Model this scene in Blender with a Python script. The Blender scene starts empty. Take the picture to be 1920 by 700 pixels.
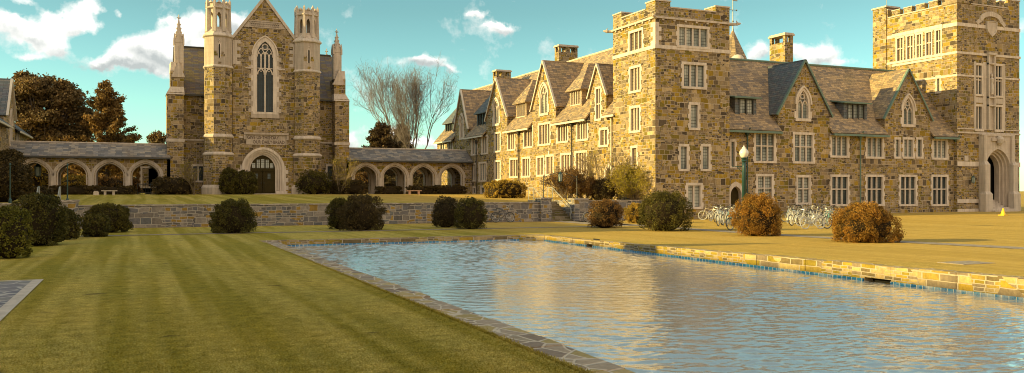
import bpy, math, random
import numpy as np
from mathutils import Vector
from mathutils.geometry import tessellate_polygon
random.seed(7)
S = bpy.context.scene
COL = S.collection
PI = math.pi

# ------------------------------------------------------------------ camera
FPX = 1624.0; HZ = 357.0; CAMZ = 2.1
TH = math.radians(23.47); CT, ST = math.cos(TH), math.sin(TH)
cam = bpy.data.objects.new('camera', bpy.data.cameras.new('camera'))
COL.objects.link(cam)
cam.location = (0, 0, CAMZ); cam.rotation_euler = (PI/2, 0, -TH)
cam.data.sensor_width = 36; cam.data.lens = FPX/1920*36
cam.data.shift_y = 7/1920; cam.data.clip_start = .1; cam.data.clip_end = 5000
S.camera = cam

# survey helpers: a sight line of the photograph met with a known plane of the place
def ray(x, y):
    u = (x-960)/FPX
    return (ST+u*CT, CT-u*ST, (HZ-y)/FPX)
def on_y(x, y, Y):
    r = ray(x, y); t = Y/r[1]; return (r[0]*t, Y, CAMZ+r[2]*t)
def on_x(x, y, X):
    r = ray(x, y); t = X/r[0]; return (X, r[1]*t, CAMZ+r[2]*t)
def on_z(x, y, z=0.0):
    r = ray(x, y); t = (z-CAMZ)/r[2]; return (r[0]*t, r[1]*t, z)

class Frame:
    """a wall plane: p(u, d, z) with d metres proud of the wall"""
    def __init__(s, axis, c, sign=-1):
        s.axis, s.c, s.sign = axis, c, sign
    def p(s, u, d, z):
        return (u, s.c+s.sign*d, z) if s.axis == 'Y' else (s.c+s.sign*d, u, z)
    def px(s, x, y):
        if s.axis == 'Y':
            q = on_y(x, y, s.c); return q[0], q[2]
        q = on_x(x, y, s.c); return q[1], q[2]
    def rect(s, x0, x1, yt, yb):
        xm = (x0+x1)/2
        a, b = s.px(x0, yt)[0], s.px(x1, yt)[0]
        return min(a, b), max(a, b), s.px(xm, yb)[1], s.px(xm, yt)[1]
    def off(s, d):
        return Frame(s.axis, s.c+s.sign*d, s.sign)

# ------------------------------------------------------------------ object helpers
def tag(o, label=None, cat=None, group=None, kind=None):
    if label: o['label'] = label
    if cat: o['category'] = cat
    if group: o['group'] = group
    if kind: o['kind'] = kind
    return o
BASE = {}
def thing(name, loc, label, cat, group=None):
    o = bpy.data.objects.new(name, None); COL.objects.link(o)
    o.location = loc; o.empty_display_size = .3
    BASE[o.name] = Vector(loc)
    return tag(o, label, cat, group)
def base_of(o):
    while o.parent: o = o.parent
    return BASE.get(o.name, Vector((0, 0, 0)))
def copy_tree(o, parent=None):
    c = o.copy(); COL.objects.link(c)
    if parent: c.parent = parent
    for ch in list(o.children): copy_tree(ch, c)
    return c

class MB:
    def __init__(s): s.v, s.f, s.m = [], [], []
    def add(s, vs, fs, m=0):
        n = len(s.v); s.v += [tuple(v) for v in vs]
        s.f += [tuple(i+n for i in f) for f in fs]; s.m += [m]*len(fs)
    def quad(s, a, b, c, d, m=0): s.add([a, b, c, d], [(0, 1, 2, 3)], m)
    def hexa(s, P, m=0):  # 8 corners: bottom 0-3, top 4-7
        s.add(P, [(0, 3, 2, 1), (4, 5, 6, 7), (0, 1, 5, 4), (1, 2, 6, 5), (2, 3, 7, 6), (3, 0, 4, 7)], m)
    def box(s, x0, x1, y0, y1, z0, z1, m=0):
        s.hexa([(x0, y0, z0), (x1, y0, z0), (x1, y1, z0), (x0, y1, z0), (x0, y0, z1), (x1, y0, z1), (x1, y1, z1), (x0, y1, z1)], m)
    def fbox(s, fr, u0, u1, d0, d1, z0, z1, m=0):
        a = fr.p(u0, d0, z0); b = fr.p(u1, d1, z1)
        s.box(min(a[0], b[0]), max(a[0], b[0]), min(a[1], b[1]), max(a[1], b[1]), min(z0, z1), max(z0, z1), m)
    def prism(s, fr, pts, d0, d1, m=0):  # outline in (u,z), extruded between two depths
        n = len(pts); tri = tessellate_polygon([[Vector((a, b, 0)) for a, b in pts]])
        s.add([fr.p(a, d1, b) for a, b in pts]+[fr.p(a, d0, b) for a, b in pts],
              [t for t in tri]+[tuple(n+i for i in t[::-1]) for t in tri]+[(i, (i+1) % n, n+(i+1) % n, n+i) for i in range(n)], m)
    def ring(s, fr, inner, outer, d0, d1, m=0, closed=False):  # band between two outlines of the same point count
        n = len(inner)
        vs = [fr.p(a, d1, b) for a, b in inner]+[fr.p(a, d1, b) for a, b in outer]+[fr.p(a, d0, b) for a, b in inner]+[fr.p(a, d0, b) for a, b in outer]
        fs = []
        for i in range(n if closed else n-1):
            j = (i+1) % n
            fs += [(i, j, n+j, n+i), (i, 2*n+i, 2*n+j, j), (n+i, n+j, 3*n+j, 3*n+i), (2*n+i, 3*n+i, 3*n+j, 2*n+j)]
        if not closed: fs += [(0, n, 3*n, 2*n), (n-1, 3*n-1, 4*n-1, 2*n-1)]
        s.add(vs, fs, m)
    def tube(s, a, b, r0, r1=None, n=8, m=0, caps=True):
        r1 = r0 if r1 is None else r1
        a, b = Vector(a), Vector(b); d = (b-a)
        if d.length < 1e-6: return
        d.normalize(); x = d.orthogonal().normalized(); y = d.cross(x)
        vs = []
        for c, r in ((a, r0), (b, r1)):
            for i in range(n):
                t = 2*PI*i/n; vs.append(c+(x*math.cos(t)+y*math.sin(t))*r)
        fs = [(i, (i+1) % n, n+(i+1) % n, n+i) for i in range(n)]
        if caps: fs += [tuple(range(n))[::-1], tuple(range(n, 2*n))]
        s.add(vs, fs, m)
    def path(s, pts, r, n=6, m=0):
        for a, b in zip(pts[:-1], pts[1:]): s.tube(a, b, r, n=n, m=m)
    def lathe(s, c, prof, n=12, m=0, rot=0.0, capped=True):  # prof: (r, z)
        vs = []
        for r, z in prof:
            for i in range(n):
                t = 2*PI*i/n+rot; vs.append((c[0]+r*math.cos(t), c[1]+r*math.sin(t), c[2]+z))
        fs = []
        for k in range(len(prof)-1):
            for i in range(n): fs.append((k*n+i, k*n+(i+1) % n, (k+1)*n+(i+1) % n, (k+1)*n+i))
        if capped: fs += [tuple(range(n))[::-1], tuple(range((len(prof)-1)*n, len(prof)*n))]
        s.add(vs, fs, m)
    def torus(s, c, ax, R, r, n=20, k=5, m=0):
        ax = Vector(ax).normalized(); x = ax.orthogonal().normalized(); y = ax.cross(x); c = Vector(c); vs = []; fs = []
        for i in range(n):
            t = 2*PI*i/n; d = x*math.cos(t)+y*math.sin(t)
            for j in range(k):
                q = 2*PI*j/k; vs.append(c+d*(R+r*math.cos(q))+ax*(r*math.sin(q)))
        for i in range(n):
            for j in range(k):
                fs.append((i*k+j, ((i+1) % n)*k+j, ((i+1) % n)*k+(j+1) % k, i*k+(j+1) % k))
        s.add(vs, fs, m)
    def build(s, name, mats, parent=None, smooth=False, recalc=True):
        if not isinstance(mats, (list, tuple)): mats = [mats]
        b = base_of(parent) if parent else Vector((0, 0, 0))
        me = bpy.data.meshes.new(name)
        me.from_pydata([(v[0]-b.x, v[1]-b.y, v[2]-b.z) for v in s.v], [], s.f)
        for mt in mats: me.materials.append(mt)
        me.polygons.foreach_set('material_index', s.m)
        if smooth: me.polygons.foreach_set('use_smooth', [True]*len(s.f))
        me.update()
        if recalc:
            import bmesh
            bm = bmesh.new(); bm.from_mesh(me); bmesh.ops.recalc_face_normals(bm, faces=bm.faces); bm.to_mesh(me); bm.free()
        o = bpy.data.objects.new(name, me); COL.objects.link(o)
        if parent: o.parent = parent
        return o

def build_islands(mb, name, mats, parent):
    """each separate solid of the builder becomes a part of its own"""
    par = list(range(len(mb.v)))
    def find(a):
        while par[a] != a: par[a] = par[par[a]]; a = par[a]
        return a
    for f in mb.f:
        for i in f[1:]: par[find(i)] = find(f[0])
    groups = {}
    for f, m in zip(mb.f, mb.m): groups.setdefault(find(f[0]), []).append((f, m))
    last = None
    for fs in groups.values():
        q = MB(); ids = {}
        for f, m in fs:
            for i in f:
                if i not in ids: ids[i] = len(q.v); q.v.append(mb.v[i])
            q.f.append(tuple(ids[i] for i in f)); q.m.append(m)
        last = q.build(name, mats, parent)
    return last

# ------------------------------------------------------------------ materials
def new_mat(name):
    m = bpy.data.materials.new(name); m.use_nodes = True; nt = m.node_tree
    return m, nt, nt.nodes['Principled BSDF']
class N:
    def __init__(s, nt): s.nt = nt
    def n(s, t, **k):
        o = s.nt.nodes.new(t)
        for a, b in k.items():
            if a.startswith('i_'):
                key = a[2:]; key = int(key) if key.isdigit() else key.replace('_', ' ')
                if hasattr(b, 'is_linked') or isinstance(b, bpy.types.NodeSocket): s.nt.links.new(b, o.inputs[key])
                else: o.inputs[key].default_value = b
            else: setattr(o, a, b)
        return o
    def L(s, a, b): s.nt.links.new(a, b)
    def math(s, op, a, b=0.0, c=None):
        o = s.nt.nodes.new('ShaderNodeMath'); o.operation = op
        for i, x in enumerate((a, b) if c is None else (a, b, c)):
            if isinstance(x, bpy.types.NodeSocket): s.L(x, o.inputs[i])
            else: o.inputs[i].default_value = x
        return o.outputs[0]
    def mix(s, f, a, b, mode='MIX'):
        o = s.nt.nodes.new('ShaderNodeMix'); o.data_type = 'RGBA'; o.blend_type = mode
        for i, x in ((0, f), (6, a), (7, b)):
            if isinstance(x, bpy.types.NodeSocket): s.L(x, o.inputs[i])
            else: o.inputs[i].default_value = x if i == 0 else (tuple(x)+(1,))[:4]
        return o.outputs[2]
    def ramp(s, f, stops, interp='LINEAR'):
        o = s.nt.nodes.new('ShaderNodeValToRGB'); o.color_ramp.interpolation = interp
        e = o.color_ramp.elements
        while len(e) < len(stops): e.new(.5)
        for k, (p, c) in zip(e, stops): k.position = p; k.color = (tuple(c)+(1,))[:4]
        s.L(f, o.inputs[0]); return o.outputs[0]
    def noise(s, vec, scale, detail=3, rough=.55, out=0, dist=0):
        o = s.nt.nodes.new('ShaderNodeTexNoise'); o.inputs['Scale'].default_value = scale
        o.inputs['Detail'].default_value = detail; o.inputs['Roughness'].default_value = rough
        o.inputs['Distortion'].default_value = dist
        if vec is not None: s.L(vec, o.inputs['Vector'])
        return o.outputs[out]
    def vm(s, op, a, b=(0, 0, 0)):
        o = s.nt.nodes.new('ShaderNodeVectorMath'); o.operation = op
        for i, x in enumerate((a, b)):
            if isinstance(x, bpy.types.NodeSocket): s.L(x, o.inputs[i])
            elif op == 'SCALE' and i == 1: pass
            else: o.inputs[i].default_value = x
        if op == 'SCALE' and not isinstance(b, tuple):
            if isinstance(b, bpy.types.NodeSocket): s.L(b, o.inputs['Scale'])
            else: o.inputs['Scale'].default_value = b
        return o.outputs['Value'] if op in ('DOT_PRODUCT', 'LENGTH') else o.outputs[0]
    def comb(s, x, y, z=0.0):
        o = s.nt.nodes.new('ShaderNodeCombineXYZ')
        for i, q in enumerate((x, y, z)):
            if isinstance(q, bpy.types.NodeSocket): s.L(q, o.inputs[i])
            else: o.inputs[i].default_value = q
        return o.outputs[0]
    def sep(s, v):
        o = s.nt.nodes.new('ShaderNodeSeparateXYZ'); s.L(v, o.inputs[0]); return o.outputs
    def bump(s, h, strength, dist):
        o = s.nt.nodes.new('ShaderNodeBump'); s.L(h, o.inputs['Height'])
        o.inputs['Strength'].default_value = strength; o.inputs['Distance'].default_value = dist; return o.outputs[0]
    def brick(s, vec, w, h, mortar, squash=1.0, freq=2, offset=.5, smooth=.1):
        o = s.nt.nodes.new('ShaderNodeTexBrick'); s.L(vec, o.inputs['Vector'])
        o.offset = offset; o.squash = squash; o.squash_frequency = freq
        o.inputs['Color1'].default_value = (0, 0, 0, 1); o.inputs['Color2'].default_value = (1, 1, 1, 1); o.inputs['Mortar'].default_value = (.5, .5, .5, 1)
        o.inputs['Scale'].default_value = 1; o.inputs['Mortar Size'].default_value = mortar
        o.inputs['Mortar Smooth'].default_value = smooth; o.inputs['Brick Width'].default_value = w; o.inputs['Row Height'].default_value = h
        return o.outputs['Color'], o.outputs['Fac']

def wall_uv(g):
    """metres along and up whatever face is shaded, from its own normal"""
    geo = g.n('ShaderNodeNewGeometry')
    nn = g.vm('ADD', geo.outputs['True Normal'], (.0013, .0021, 0))
    T = g.vm('NORMALIZE', g.vm('CROSS_PRODUCT', nn, (0, 0, 1)))
    B = g.vm('CROSS_PRODUCT', nn, T)
    P = geo.outputs['Position']
    # a face's sign only mirrors the pattern
    return g.vm('DOT_PRODUCT', P, T), g.vm('DOT_PRODUCT', P, B), P

def mat_rubble(name, palette, mortar, w=.44, h=.32, warp=.05, bump=.75, mort=.018):
    m, nt, bs = new_mat(name); g = N(nt)
    U, V, P = wall_uv(g)
    V = g.math('ADD', V, g.math('MULTIPLY', g.math('SINE', g.math('MULTIPLY', V, 3.3)), .1))
    V = g.math('ADD', V, g.math('MULTIPLY', g.math('SINE', g.math('MULTIPLY', V, 7.9)), .045))
    nz = g.noise(P, 1.7, 2, .5, out=1)
    wv = g.vm('SCALE', g.vm('SUBTRACT', nz, (.5, .5, .5)), warp*2)
    vec = g.vm('ADD', g.comb(U, V), wv)
    c1, f1 = g.brick(vec, w, h, mort, 1.7, 3)
    vec2 = g.vm('ADD', vec, (.13, .07, 0))
    c2, f2 = g.brick(vec2, w*.5, h*.5, mort*.8, 1.4, 2)
    vec3 = g.vm('ADD', vec, (.21, .19, 0))
    c3, f3 = g.brick(vec3, w*.95, h*.62, mort, .7, 2)
    mk = g.math('GREATER_THAN', g.noise(P, .9, 1, .4), .54)
    mk2 = g.math('GREATER_THAN', g.noise(g.vm('ADD', P, (31, 7, 3)), .7, 1, .4), .55)
    c = g.mix(mk, c1, c3); f = g.mix(mk, f1, f3)
    c = g.mix(mk2, c, c2); f = g.mix(mk2, f, f2)
    n = len(palette)
    col = g.ramp(c, [(i/n, p) for i, p in enumerate(palette)], 'CONSTANT')
    fine = g.noise(P, 9, 4, .65)
    col = g.mix(.55, col, g.ramp(fine, [(.25, (.45, .42, .4)), (.75, (1.45, 1.4, 1.3))]), 'MULTIPLY')
    big = g.noise(P, .25, 3, .6)
    col = g.mix(.5, col, g.ramp(big, [(.3, (.72, .74, .78)), (.7, (1.25, 1.2, 1.05))]), 'MULTIPLY')
    stk = g.noise(g.vm('MULTIPLY', P, (1.3, 1.3, .16)), 1.0, 5, .65)
    col = g.mix(.6, col, g.ramp(stk, [(.36, (.68, .67, .68)), (.62, (1.22, 1.18, 1.08))]), 'MULTIPLY')
    mo = g.mix(fine, tuple(k*.75 for k in mortar), tuple(k*1.15 for k in mortar))
    col = g.mix(f, col, mo)
    g.L(col, bs.inputs['Base Color']); bs.inputs['Roughness'].default_value = .9
    hgt = g.math('ADD', g.math('MULTIPLY', g.math('SUBTRACT', 1.0, f), .8), g.math('MULTIPLY', fine, .55))
    hgt = g.math('ADD', hgt, g.math('MULTIPLY', c, .5))
    g.L(g.bump(hgt, bump, .06), bs.inputs['Normal'])
    return m
PAL = [(.075, .058, .045), (.31, .25, .195), (.27, .19, .02), (.22, .18, .15), (.44, .36, .28), (.17, .14, .025), (.27, .215, .17),
       (.34, .24, .035), (.105, .085, .075), (.35, .285, .23), (.2, .16, .03), (.15, .115, .08), (.35, .28, .2), (.25, .195, .14), (.3, .215, .04), (.2, .165, .14)]
PAL = [(r_*1.06, g_*1.01, b_*.78) for r_, g_, b_ in PAL]
PAL2 = [(.12, .115, .12), (.27, .245, .23), (.165, .16, .175), (.3, .2, .05), (.2, .185, .18), (.31, .28, .26), (.13, .14, .16), (.2, .18, .17), (.16, .16, .185)]
M = {}
M['stone'] = mat_rubble('rubble_stone', PAL, (.54, .44, .32), w=.42, h=.29, mort=.014)
M['wallstone'] = mat_rubble('grey_rubble_stone', PAL2, (.4, .36, .31), w=.58, h=.3, warp=.07, mort=.022)
M['poolstone'] = mat_rubble('pool_wall_stone', [(.36, .26, .05), (.42, .32, .16), (.28, .21, .02), (.24, .19, .13), (.48, .37, .16), (.17, .13, .06), (.4, .27, .03)], (.46, .38, .27), w=.5, h=.27, warp=.05, mort=.022)

def mat_lime(name, base, var=.25, joints=True):
    m, nt, bs = new_mat(name); g = N(nt)
    U, V, P = wall_uv(g)
    n1 = g.noise(P, 1.6, 5, .65); n2 = g.noise(P, 14, 3, .6)
    col = g.mix(n1, tuple(k*(1-var) for k in base), tuple(k*(1+var*.5) for k in base))
    streak = g.noise(g.vm('MULTIPLY', P, (5, 5, .5)), 1, 4, .6)
    col = g.mix(.7, col, g.ramp(streak, [(.35, (.7, .68, .64)), (.6, (1.06, 1.05, 1.03))]), 'MULTIPLY')
    if joints:
        c, f = g.brick(g.comb(U, V), .7, .38, .008, 1, 2)
        col = g.mix(g.math('MULTIPLY', f, .4), col, tuple(k*.55 for k in base))
    g.L(col, bs.inputs['Base Color']); bs.inputs['Roughness'].default_value = .85
    g.L(g.bump(n2, .25, .02), bs.inputs['Normal'])
    return m
M['lime'] = mat_lime('limestone', (.5, .42, .34))
M['limeplain'] = mat_lime('limestone_trim', (.7, .61, .52), joints=False)
M['limegrey'] = mat_lime('weathered_limestone', (.6, .52, .44))

def mat_slate(name, cols, w=.34, h=.2, moss=(.2, .15, .05), mossamt=.4):
    m, nt, bs = new_mat(name); g = N(nt)
    U, V, P = wall_uv(g)
    vec = g.vm('ADD', g.comb(U, V), g.vm('SCALE', g.noise(P, 2, 2, .5, out=1), .03))
    c, f = g.brick(vec, w, h, .009, 1.25, 2)
    col = g.ramp(c, [(i/len(cols), p) for i, p in enumerate(cols)], 'CONSTANT')
    n1 = g.noise(P, .5, 4, .6)
    col = g.mix(g.ramp(n1, [(.5, (0, 0, 0)), (.72, (mossamt,)*3)]), col, moss)
    st = g.noise(P, 6, 4, .65)
    col = g.mix(.6, col, g.ramp(st, [(.25, (.55,)*3), (.75, (1.35,)*3)]), 'MULTIPLY')
    col = g.mix(f, col, tuple(k*.3 for k in cols[0]))
    g.L(col, bs.inputs['Base Color']); bs.inputs['Roughness'].default_value = .62
    # each course laps the one below: a saw-tooth height across the row
    row = g.math('FRACT', g.math('DIVIDE', V, h))
    hh = g.math('ADD', g.math('MULTIPLY', row, .6), g.math('ADD', g.math('MULTIPLY', c, .5), g.math('MULTIPLY', f, -.6)))
    g.L(g.bump(hh, .6, .035), bs.inputs['Normal'])
    return m
M['slate'] = mat_slate('brown_slate', [(.33, .235, .14), (.41, .29, .165), (.25, .185, .125), (.47, .33, .18), (.34, .25, .155), (.21, .165, .125)])
M['blueslate'] = mat_slate('blue_slate', [(.1, .12, .13), (.14, .155, .165), (.12, .12, .135), (.17, .165, .16), (.11, .135, .15)], mossamt=.15)

def mat_plain(name, col, rough=.5, metal=0., noise=.15, scale=8, spec=.5):
    m, nt, bs = new_mat(name); g = N(nt)
    P = g.n('ShaderNodeTexCoord').outputs['Object']
    n = g.noise(P, scale, 4, .6)
    c = g.mix(n, tuple(k*(1-noise) for k in col), tuple(min(1, k*(1+noise)) for k in col))
    g.L(c, bs.inputs['Base Color']); bs.inputs['Roughness'].default_value = rough; bs.inputs['Metallic'].default_value = metal
    bs.inputs['Specular IOR Level'].default_value = spec
    return m
M['copper'] = mat_plain('verdigris_copper', (.13, .2, .16), .6, 0, .35, 3)
M['gutter'] = mat_plain('dark_gutter', (.05, .05, .045), .6, 0, .3, 3)
M['cream'] = mat_plain('cream_paint', (.62, .56, .47), .6)
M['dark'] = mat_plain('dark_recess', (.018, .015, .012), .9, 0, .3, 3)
M['wood'] = mat_plain('oak_door', (.045, .034, .012), .9, 0, .4, 6, spec=.1)
M['iron'] = mat_plain('black_iron', (.03, .035, .035), .5)
M['rail'] = mat_plain('painted_rail', (.33, .35, .33), .45)
M['green'] = mat_plain('green_lamp_paint', (.014, .052, .05), .4)
M['globe'] = mat_plain('frosted_globe', (.78, .74, .66), .25, 0, .05)
M['yellow'] = mat_plain('yellow_plastic', (.8, .5, .02), .4, 0, .08)
M['bluetile'] = None

def mat_glass(name, base, curtain):
    """leaded panes with blinds or a dark room behind them"""
    m, nt, bs = new_mat(name); g = N(nt)
    U, V, P = wall_uv(g)
    rnd = g.n('ShaderNodeObjectInfo').outputs['Random']
    n = g.math('ADD', g.noise(g.vm('MULTIPLY', P, (1, 1, .3)), 1.3, 2, .5), g.math('MULTIPLY', g.math('SUBTRACT', rnd, .5), .34))
    col = g.mix(g.ramp(n, [(.42, (0, 0, 0)), (.6, (1, 1, 1))]), base, curtain)
    c, f = g.brick(g.comb(U, V), .17, .23, .013, 1, 2, offset=0, smooth=.05)
    col = g.mix(.35, col, g.ramp(c, [(0, (.6,)*3), (1, (1.3,)*3)]), 'MULTIPLY')
    col = g.mix(f, col, (.028, .026, .022))
    g.L(col, bs.inputs['Base Color'])
    r = g.math('ADD', g.math('MULTIPLY', f, .5), .08); g.L(r, bs.inputs['Roughness'])
    bs.inputs['Specular IOR Level'].default_value = .3
    g.L(g.bump(g.math('ADD', c, g.noise(P, 3, 2)), .25, .02), bs.inputs['Normal'])
    return m
M['glass'] = mat_glass('leaded_glass', (.19, .22, .2), (.42, .44, .39))
M['glassdark'] = mat_glass('dark_leaded_glass', (.03, .045, .047), (.08, .1, .095))
M['glasswarm'] = mat_glass('sun_warmed_leaded_glass', (.22, .17, .11), (.42, .33, .22))  # low sun's warmth put into the pane colour, for sunlit faces

def mat_leaf(name, c1, c2, c3, trans=.25, patch=.9):
    m, nt, bs = new_mat(name); g = N(nt)
    geo = g.n('ShaderNodeNewGeometry')
    r = geo.outputs['Random Per Island']
    col = g.ramp(r, [(0, c1), (.5, c2), (1, c3)])
    n = g.noise(geo.outputs['Position'], patch, 3, .6)
    col = g.mix(.7, col, g.ramp(n, [(.35, (.55, .6, .6)), (.65, (1.3, 1.2, 1.05))]), 'MULTIPLY')
    g.L(col, bs.inputs['Base Color']); bs.inputs['Roughness'].default_value = .65
    bs.inputs['Specular IOR Level'].default_value = .25
    tr = g.n('ShaderNodeBsdfTranslucent'); g.L(col, tr.inputs[0])
    mx = g.n('ShaderNodeMixShader'); mx.inputs[0].default_value = trans
    g.L(bs.outputs[0], mx.inputs[1]); g.L(tr.outputs[0], mx.inputs[2])
    g.L(mx.outputs[0], nt.nodes['Material Output'].inputs['Surface'])
    return m
M['box_green'] = mat_leaf('boxwood_leaves', (.045, .043, .008), (.095, .086, .016), (.17, .145, .03))
M['box_dark'] = mat_leaf('dark_boxwood_leaves', (.045, .034, .012), (.085, .062, .022), (.14, .1, .034))
M['box_bright'] = mat_leaf('bright_boxwood_leaves', (.06, .06, .01), (.14, .135, .016), (.24, .22, .03))
M['orange'] = mat_leaf('orange_leaves', (.18, .09, .015), (.32, .165, .026), (.44, .25, .045), patch=1.6)
M['gold'] = mat_leaf('golden_leaves', (.2, .13, .02), (.36, .24, .035), (.48, .34, .06))
M['rust'] = mat_leaf('rust_leaves', (.1, .055, .02), (.19, .105, .03), (.28, .16, .05))
M['oak'] = mat_leaf('brown_oak_leaves', (.08, .055, .022), (.17, .115, .045), (.3, .2, .085), patch=.35)
M['conifer'] = mat_leaf('conifer_needles', (.1, .065, .022), (.24, .145, .042), (.4, .25, .08), patch=.35)
M['dusk'] = mat_leaf('dark_conifer_needles', (.05, .038, .02), (.1, .07, .03), (.16, .1, .045), patch=.35)
M['yellowgreen'] = mat_leaf('yellow_green_leaves', (.2, .17, .02), (.34, .28, .035), (.48, .38, .06))
M['greybark'] = mat_plain('grey_bark', (.17, .14, .125), .9, 0, .3, 5)
M['bark'] = mat_plain('bark', (.105, .085, .075), .9, 0, .4, 5)
M['palebark'] = mat_plain('pale_bark', (.2, .15, .09), .9, 0, .35, 6)

def mat_grass():
    m, nt, bs = new_mat('mown_grass'); g = N(nt)
    P = g.n('ShaderNodeNewGeometry').outputs['Position']
    x, y, z = g.sep(P)
    fine = g.noise(g.vm('MULTIPLY', P, (1, .6, 1)), 38, 4, .75)
    mid = g.noise(P, 3.6, 8, .78); big = g.noise(P, .22, 4, .6)
    stripe = g.noise(g.comb(g.math('ADD', x, g.math('MULTIPLY', mid, .25)), g.math('MULTIPLY', y, .03), 0), 1.25, 2, .6)
    col = g.ramp(fine, [(.3, (.14, .125, .012)), (.5, (.35, .3, .045)), (.72, (.64, .54, .14))])
    col = g.mix(.75, col, g.ramp(mid, [(.34, (.5, .52, .42)), (.66, (1.5, 1.42, 1.45))]), 'MULTIPLY')
    col = g.mix(.8, col, g.ramp(stripe, [(.42, (.84, .85, .7)), (.58, (1.36, 1.33, 2.1))]), 'MULTIPLY')
    col = g.mix(.7, col, g.ramp(big, [(.3, (.8, .85, .8)), (.7, (1.2, 1.08, .95))]), 'MULTIPLY')
    dirt = g.ramp(g.noise(g.vm('MULTIPLY', P, (1, 1.8, 1)), .9, 3, .55), [(.655, (0,)*3), (.73, (.7,)*3)])
    col = g.mix(dirt, col, (.075, .052, .028))
    # far side of the pool: golden sunlight put into the turf colour
    sun_gold = g.ramp(g.math('ADD', g.math('DIVIDE', x, 40), g.math('MULTIPLY', big, .15)), [(.42, (0,)*3), (.56, (1,)*3)])
    col = g.mix(g.math('MULTIPLY', sun_gold, .6), col, g.mix(fine, (.38, .235, .05), (.7, .45, .15)))
    g.L(col, bs.inputs['Base Color']); bs.inputs['Roughness'].default_value = .95; bs.inputs['Specular IOR Level'].default_value = .1
    h = g.math('ADD', g.math('MULTIPLY', fine, .4), mid)
    g.L(g.bump(h, .8, .08), bs.inputs['Normal'])
    return m
M['grass'] = mat_grass()

def mat_flag(name, cols, mortar, scale=2.0, stretch=(1, 1, 1), msize=.06):
    m, nt, bs = new_mat(name); g = N(nt)
    P = g.n('ShaderNodeNewGeometry').outputs['Position']
    v = g.vm('ADD', g.vm('MULTIPLY', P, stretch), g.vm('SCALE', g.noise(P, 1.5, 2, .5, out=1), .15))
    a = g.n('ShaderNodeTexVoronoi', feature='F1'); a.inputs['Scale'].default_value = scale; g.L(v, a.inputs['Vector'])
    b = g.n('ShaderNodeTexVoronoi', feature='DISTANCE_TO_EDGE'); b.inputs['Scale'].default_value = scale; g.L(v, b.inputs['Vector'])
    r = g.sep(a.outputs['Color'])[0]
    col = g.ramp(r, [(i/len(cols), c) for i, c in enumerate(cols)], 'CONSTANT')
    n = g.noise(P, 12, 4, .65)
    col = g.mix(.6, col, g.ramp(n, [(.25, (.6,)*3), (.75, (1.35,)*3)]), 'MULTIPLY')
    e = g.ramp(b.outputs['Distance'], [(msize*.5, (1,)*3), (msize, (0,)*3)])
    col = g.mix(e, col, g.mix(n, tuple(k*.8 for k in mortar), tuple(k*1.2 for k in mortar)))
    g.L(col, bs.inputs['Base Color']); bs.inputs['Roughness'].default_value = .85
    g.L(g.bump(g.math('SUBTRACT', g.math('MULTIPLY', n, .4), e), .5, .03), bs.inputs['Normal'])
    return m
M['coping'] = mat_flag('flagstone_coping', [(.36, .27, .1), (.28, .21, .14), (.36, .28, .2), (.24, .18, .13), (.42, .31, .13), (.31, .25, .17)], (.56, .47, .36), 2.9, (1, .75, 1))
M['flag'] = mat_flag('grey_flagstone', [(.17, .16, .18), (.2, .18, .19), (.15, .14, .16), (.23, .21, .2)], (.46, .42, .38), 1.9)
M['path'] = mat_flag('gravel_path', [(.3, .25, .19), (.26, .22, .18), (.34, .29, .23)], (.3, .25, .19), 9, msize=.02)
M['terrwall_cap'] = mat_flag('wall_cap_stone', [(.28, .24, .2), (.34, .29, .24), (.24, .21, .18)], (.45, .39, .32), 1.4, (1, 1.5, 1))

def mat_tile():
    m, nt, bs = new_mat('blue_glazed_tile'); g = N(nt)
    U, V, P = wall_uv(g)
    c, f = g.brick(g.comb(U, V), .17, .3, .01, 1, 2, offset=0)
    col = g.ramp(c, [(0, (.01, .12, .3)), (.5, (.02, .2, .42)), (1, (.05, .26, .45))])
    lime = g.ramp(g.noise(P, 2.2, 4, .6), [(.52, (0,)*3), (.66, (.7,)*3)])
    col = g.mix(g.math('MAXIMUM', f, lime), col, (.6, .58, .52))
    g.L(col, bs.inputs['Base Color']); bs.inputs['Roughness'].default_value = .35
    return m
M['bluetile'] = mat_tile()

def mat_water():
    m, nt, bs = new_mat('rippled_water'); g = N(nt)
    P = g.n('ShaderNodeNewGeometry').outputs['Position']
    mp = g.n('ShaderNodeMapping'); g.L(P, mp.inputs[0])
    mp.inputs['Rotation'].default_value = (0, 0, math.radians(30)); mp.inputs['Scale'].default_value = (1.0, 2.3, 1)
    v = mp.outputs[0]
    a = g.noise(v, 2.3, 3, .55, dist=.6); b = g.noise(v, 6.5, 3, .55, dist=.5); c = g.noise(P, .55, 2, .5)
    calm = g.ramp(g.noise(P, .12, 2, .5), [(.35, (.55,)*3), (.65, (1.2,)*3)])
    h = g.math('ADD', g.math('MULTIPLY', a, 1.0), g.math('MULTIPLY', b, .32))
    h = g.math('ADD', g.math('MULTIPLY', h, calm), g.math('MULTIPLY', c, .6))
    big = g.noise(P, .1, 2, .5)
    col = g.mix(big, (.62, .64, .61), (.74, .75, .71))
    g.L(col, bs.inputs['Base Color']); bs.inputs['Roughness'].default_value = .1
    bs.inputs['IOR'].default_value = 1.5; bs.inputs['Metallic'].default_value = .5
    g.L(g.bump(b, .25, .02), bs.inputs['Normal'])
    return m
M['water'] = mat_water()

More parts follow.
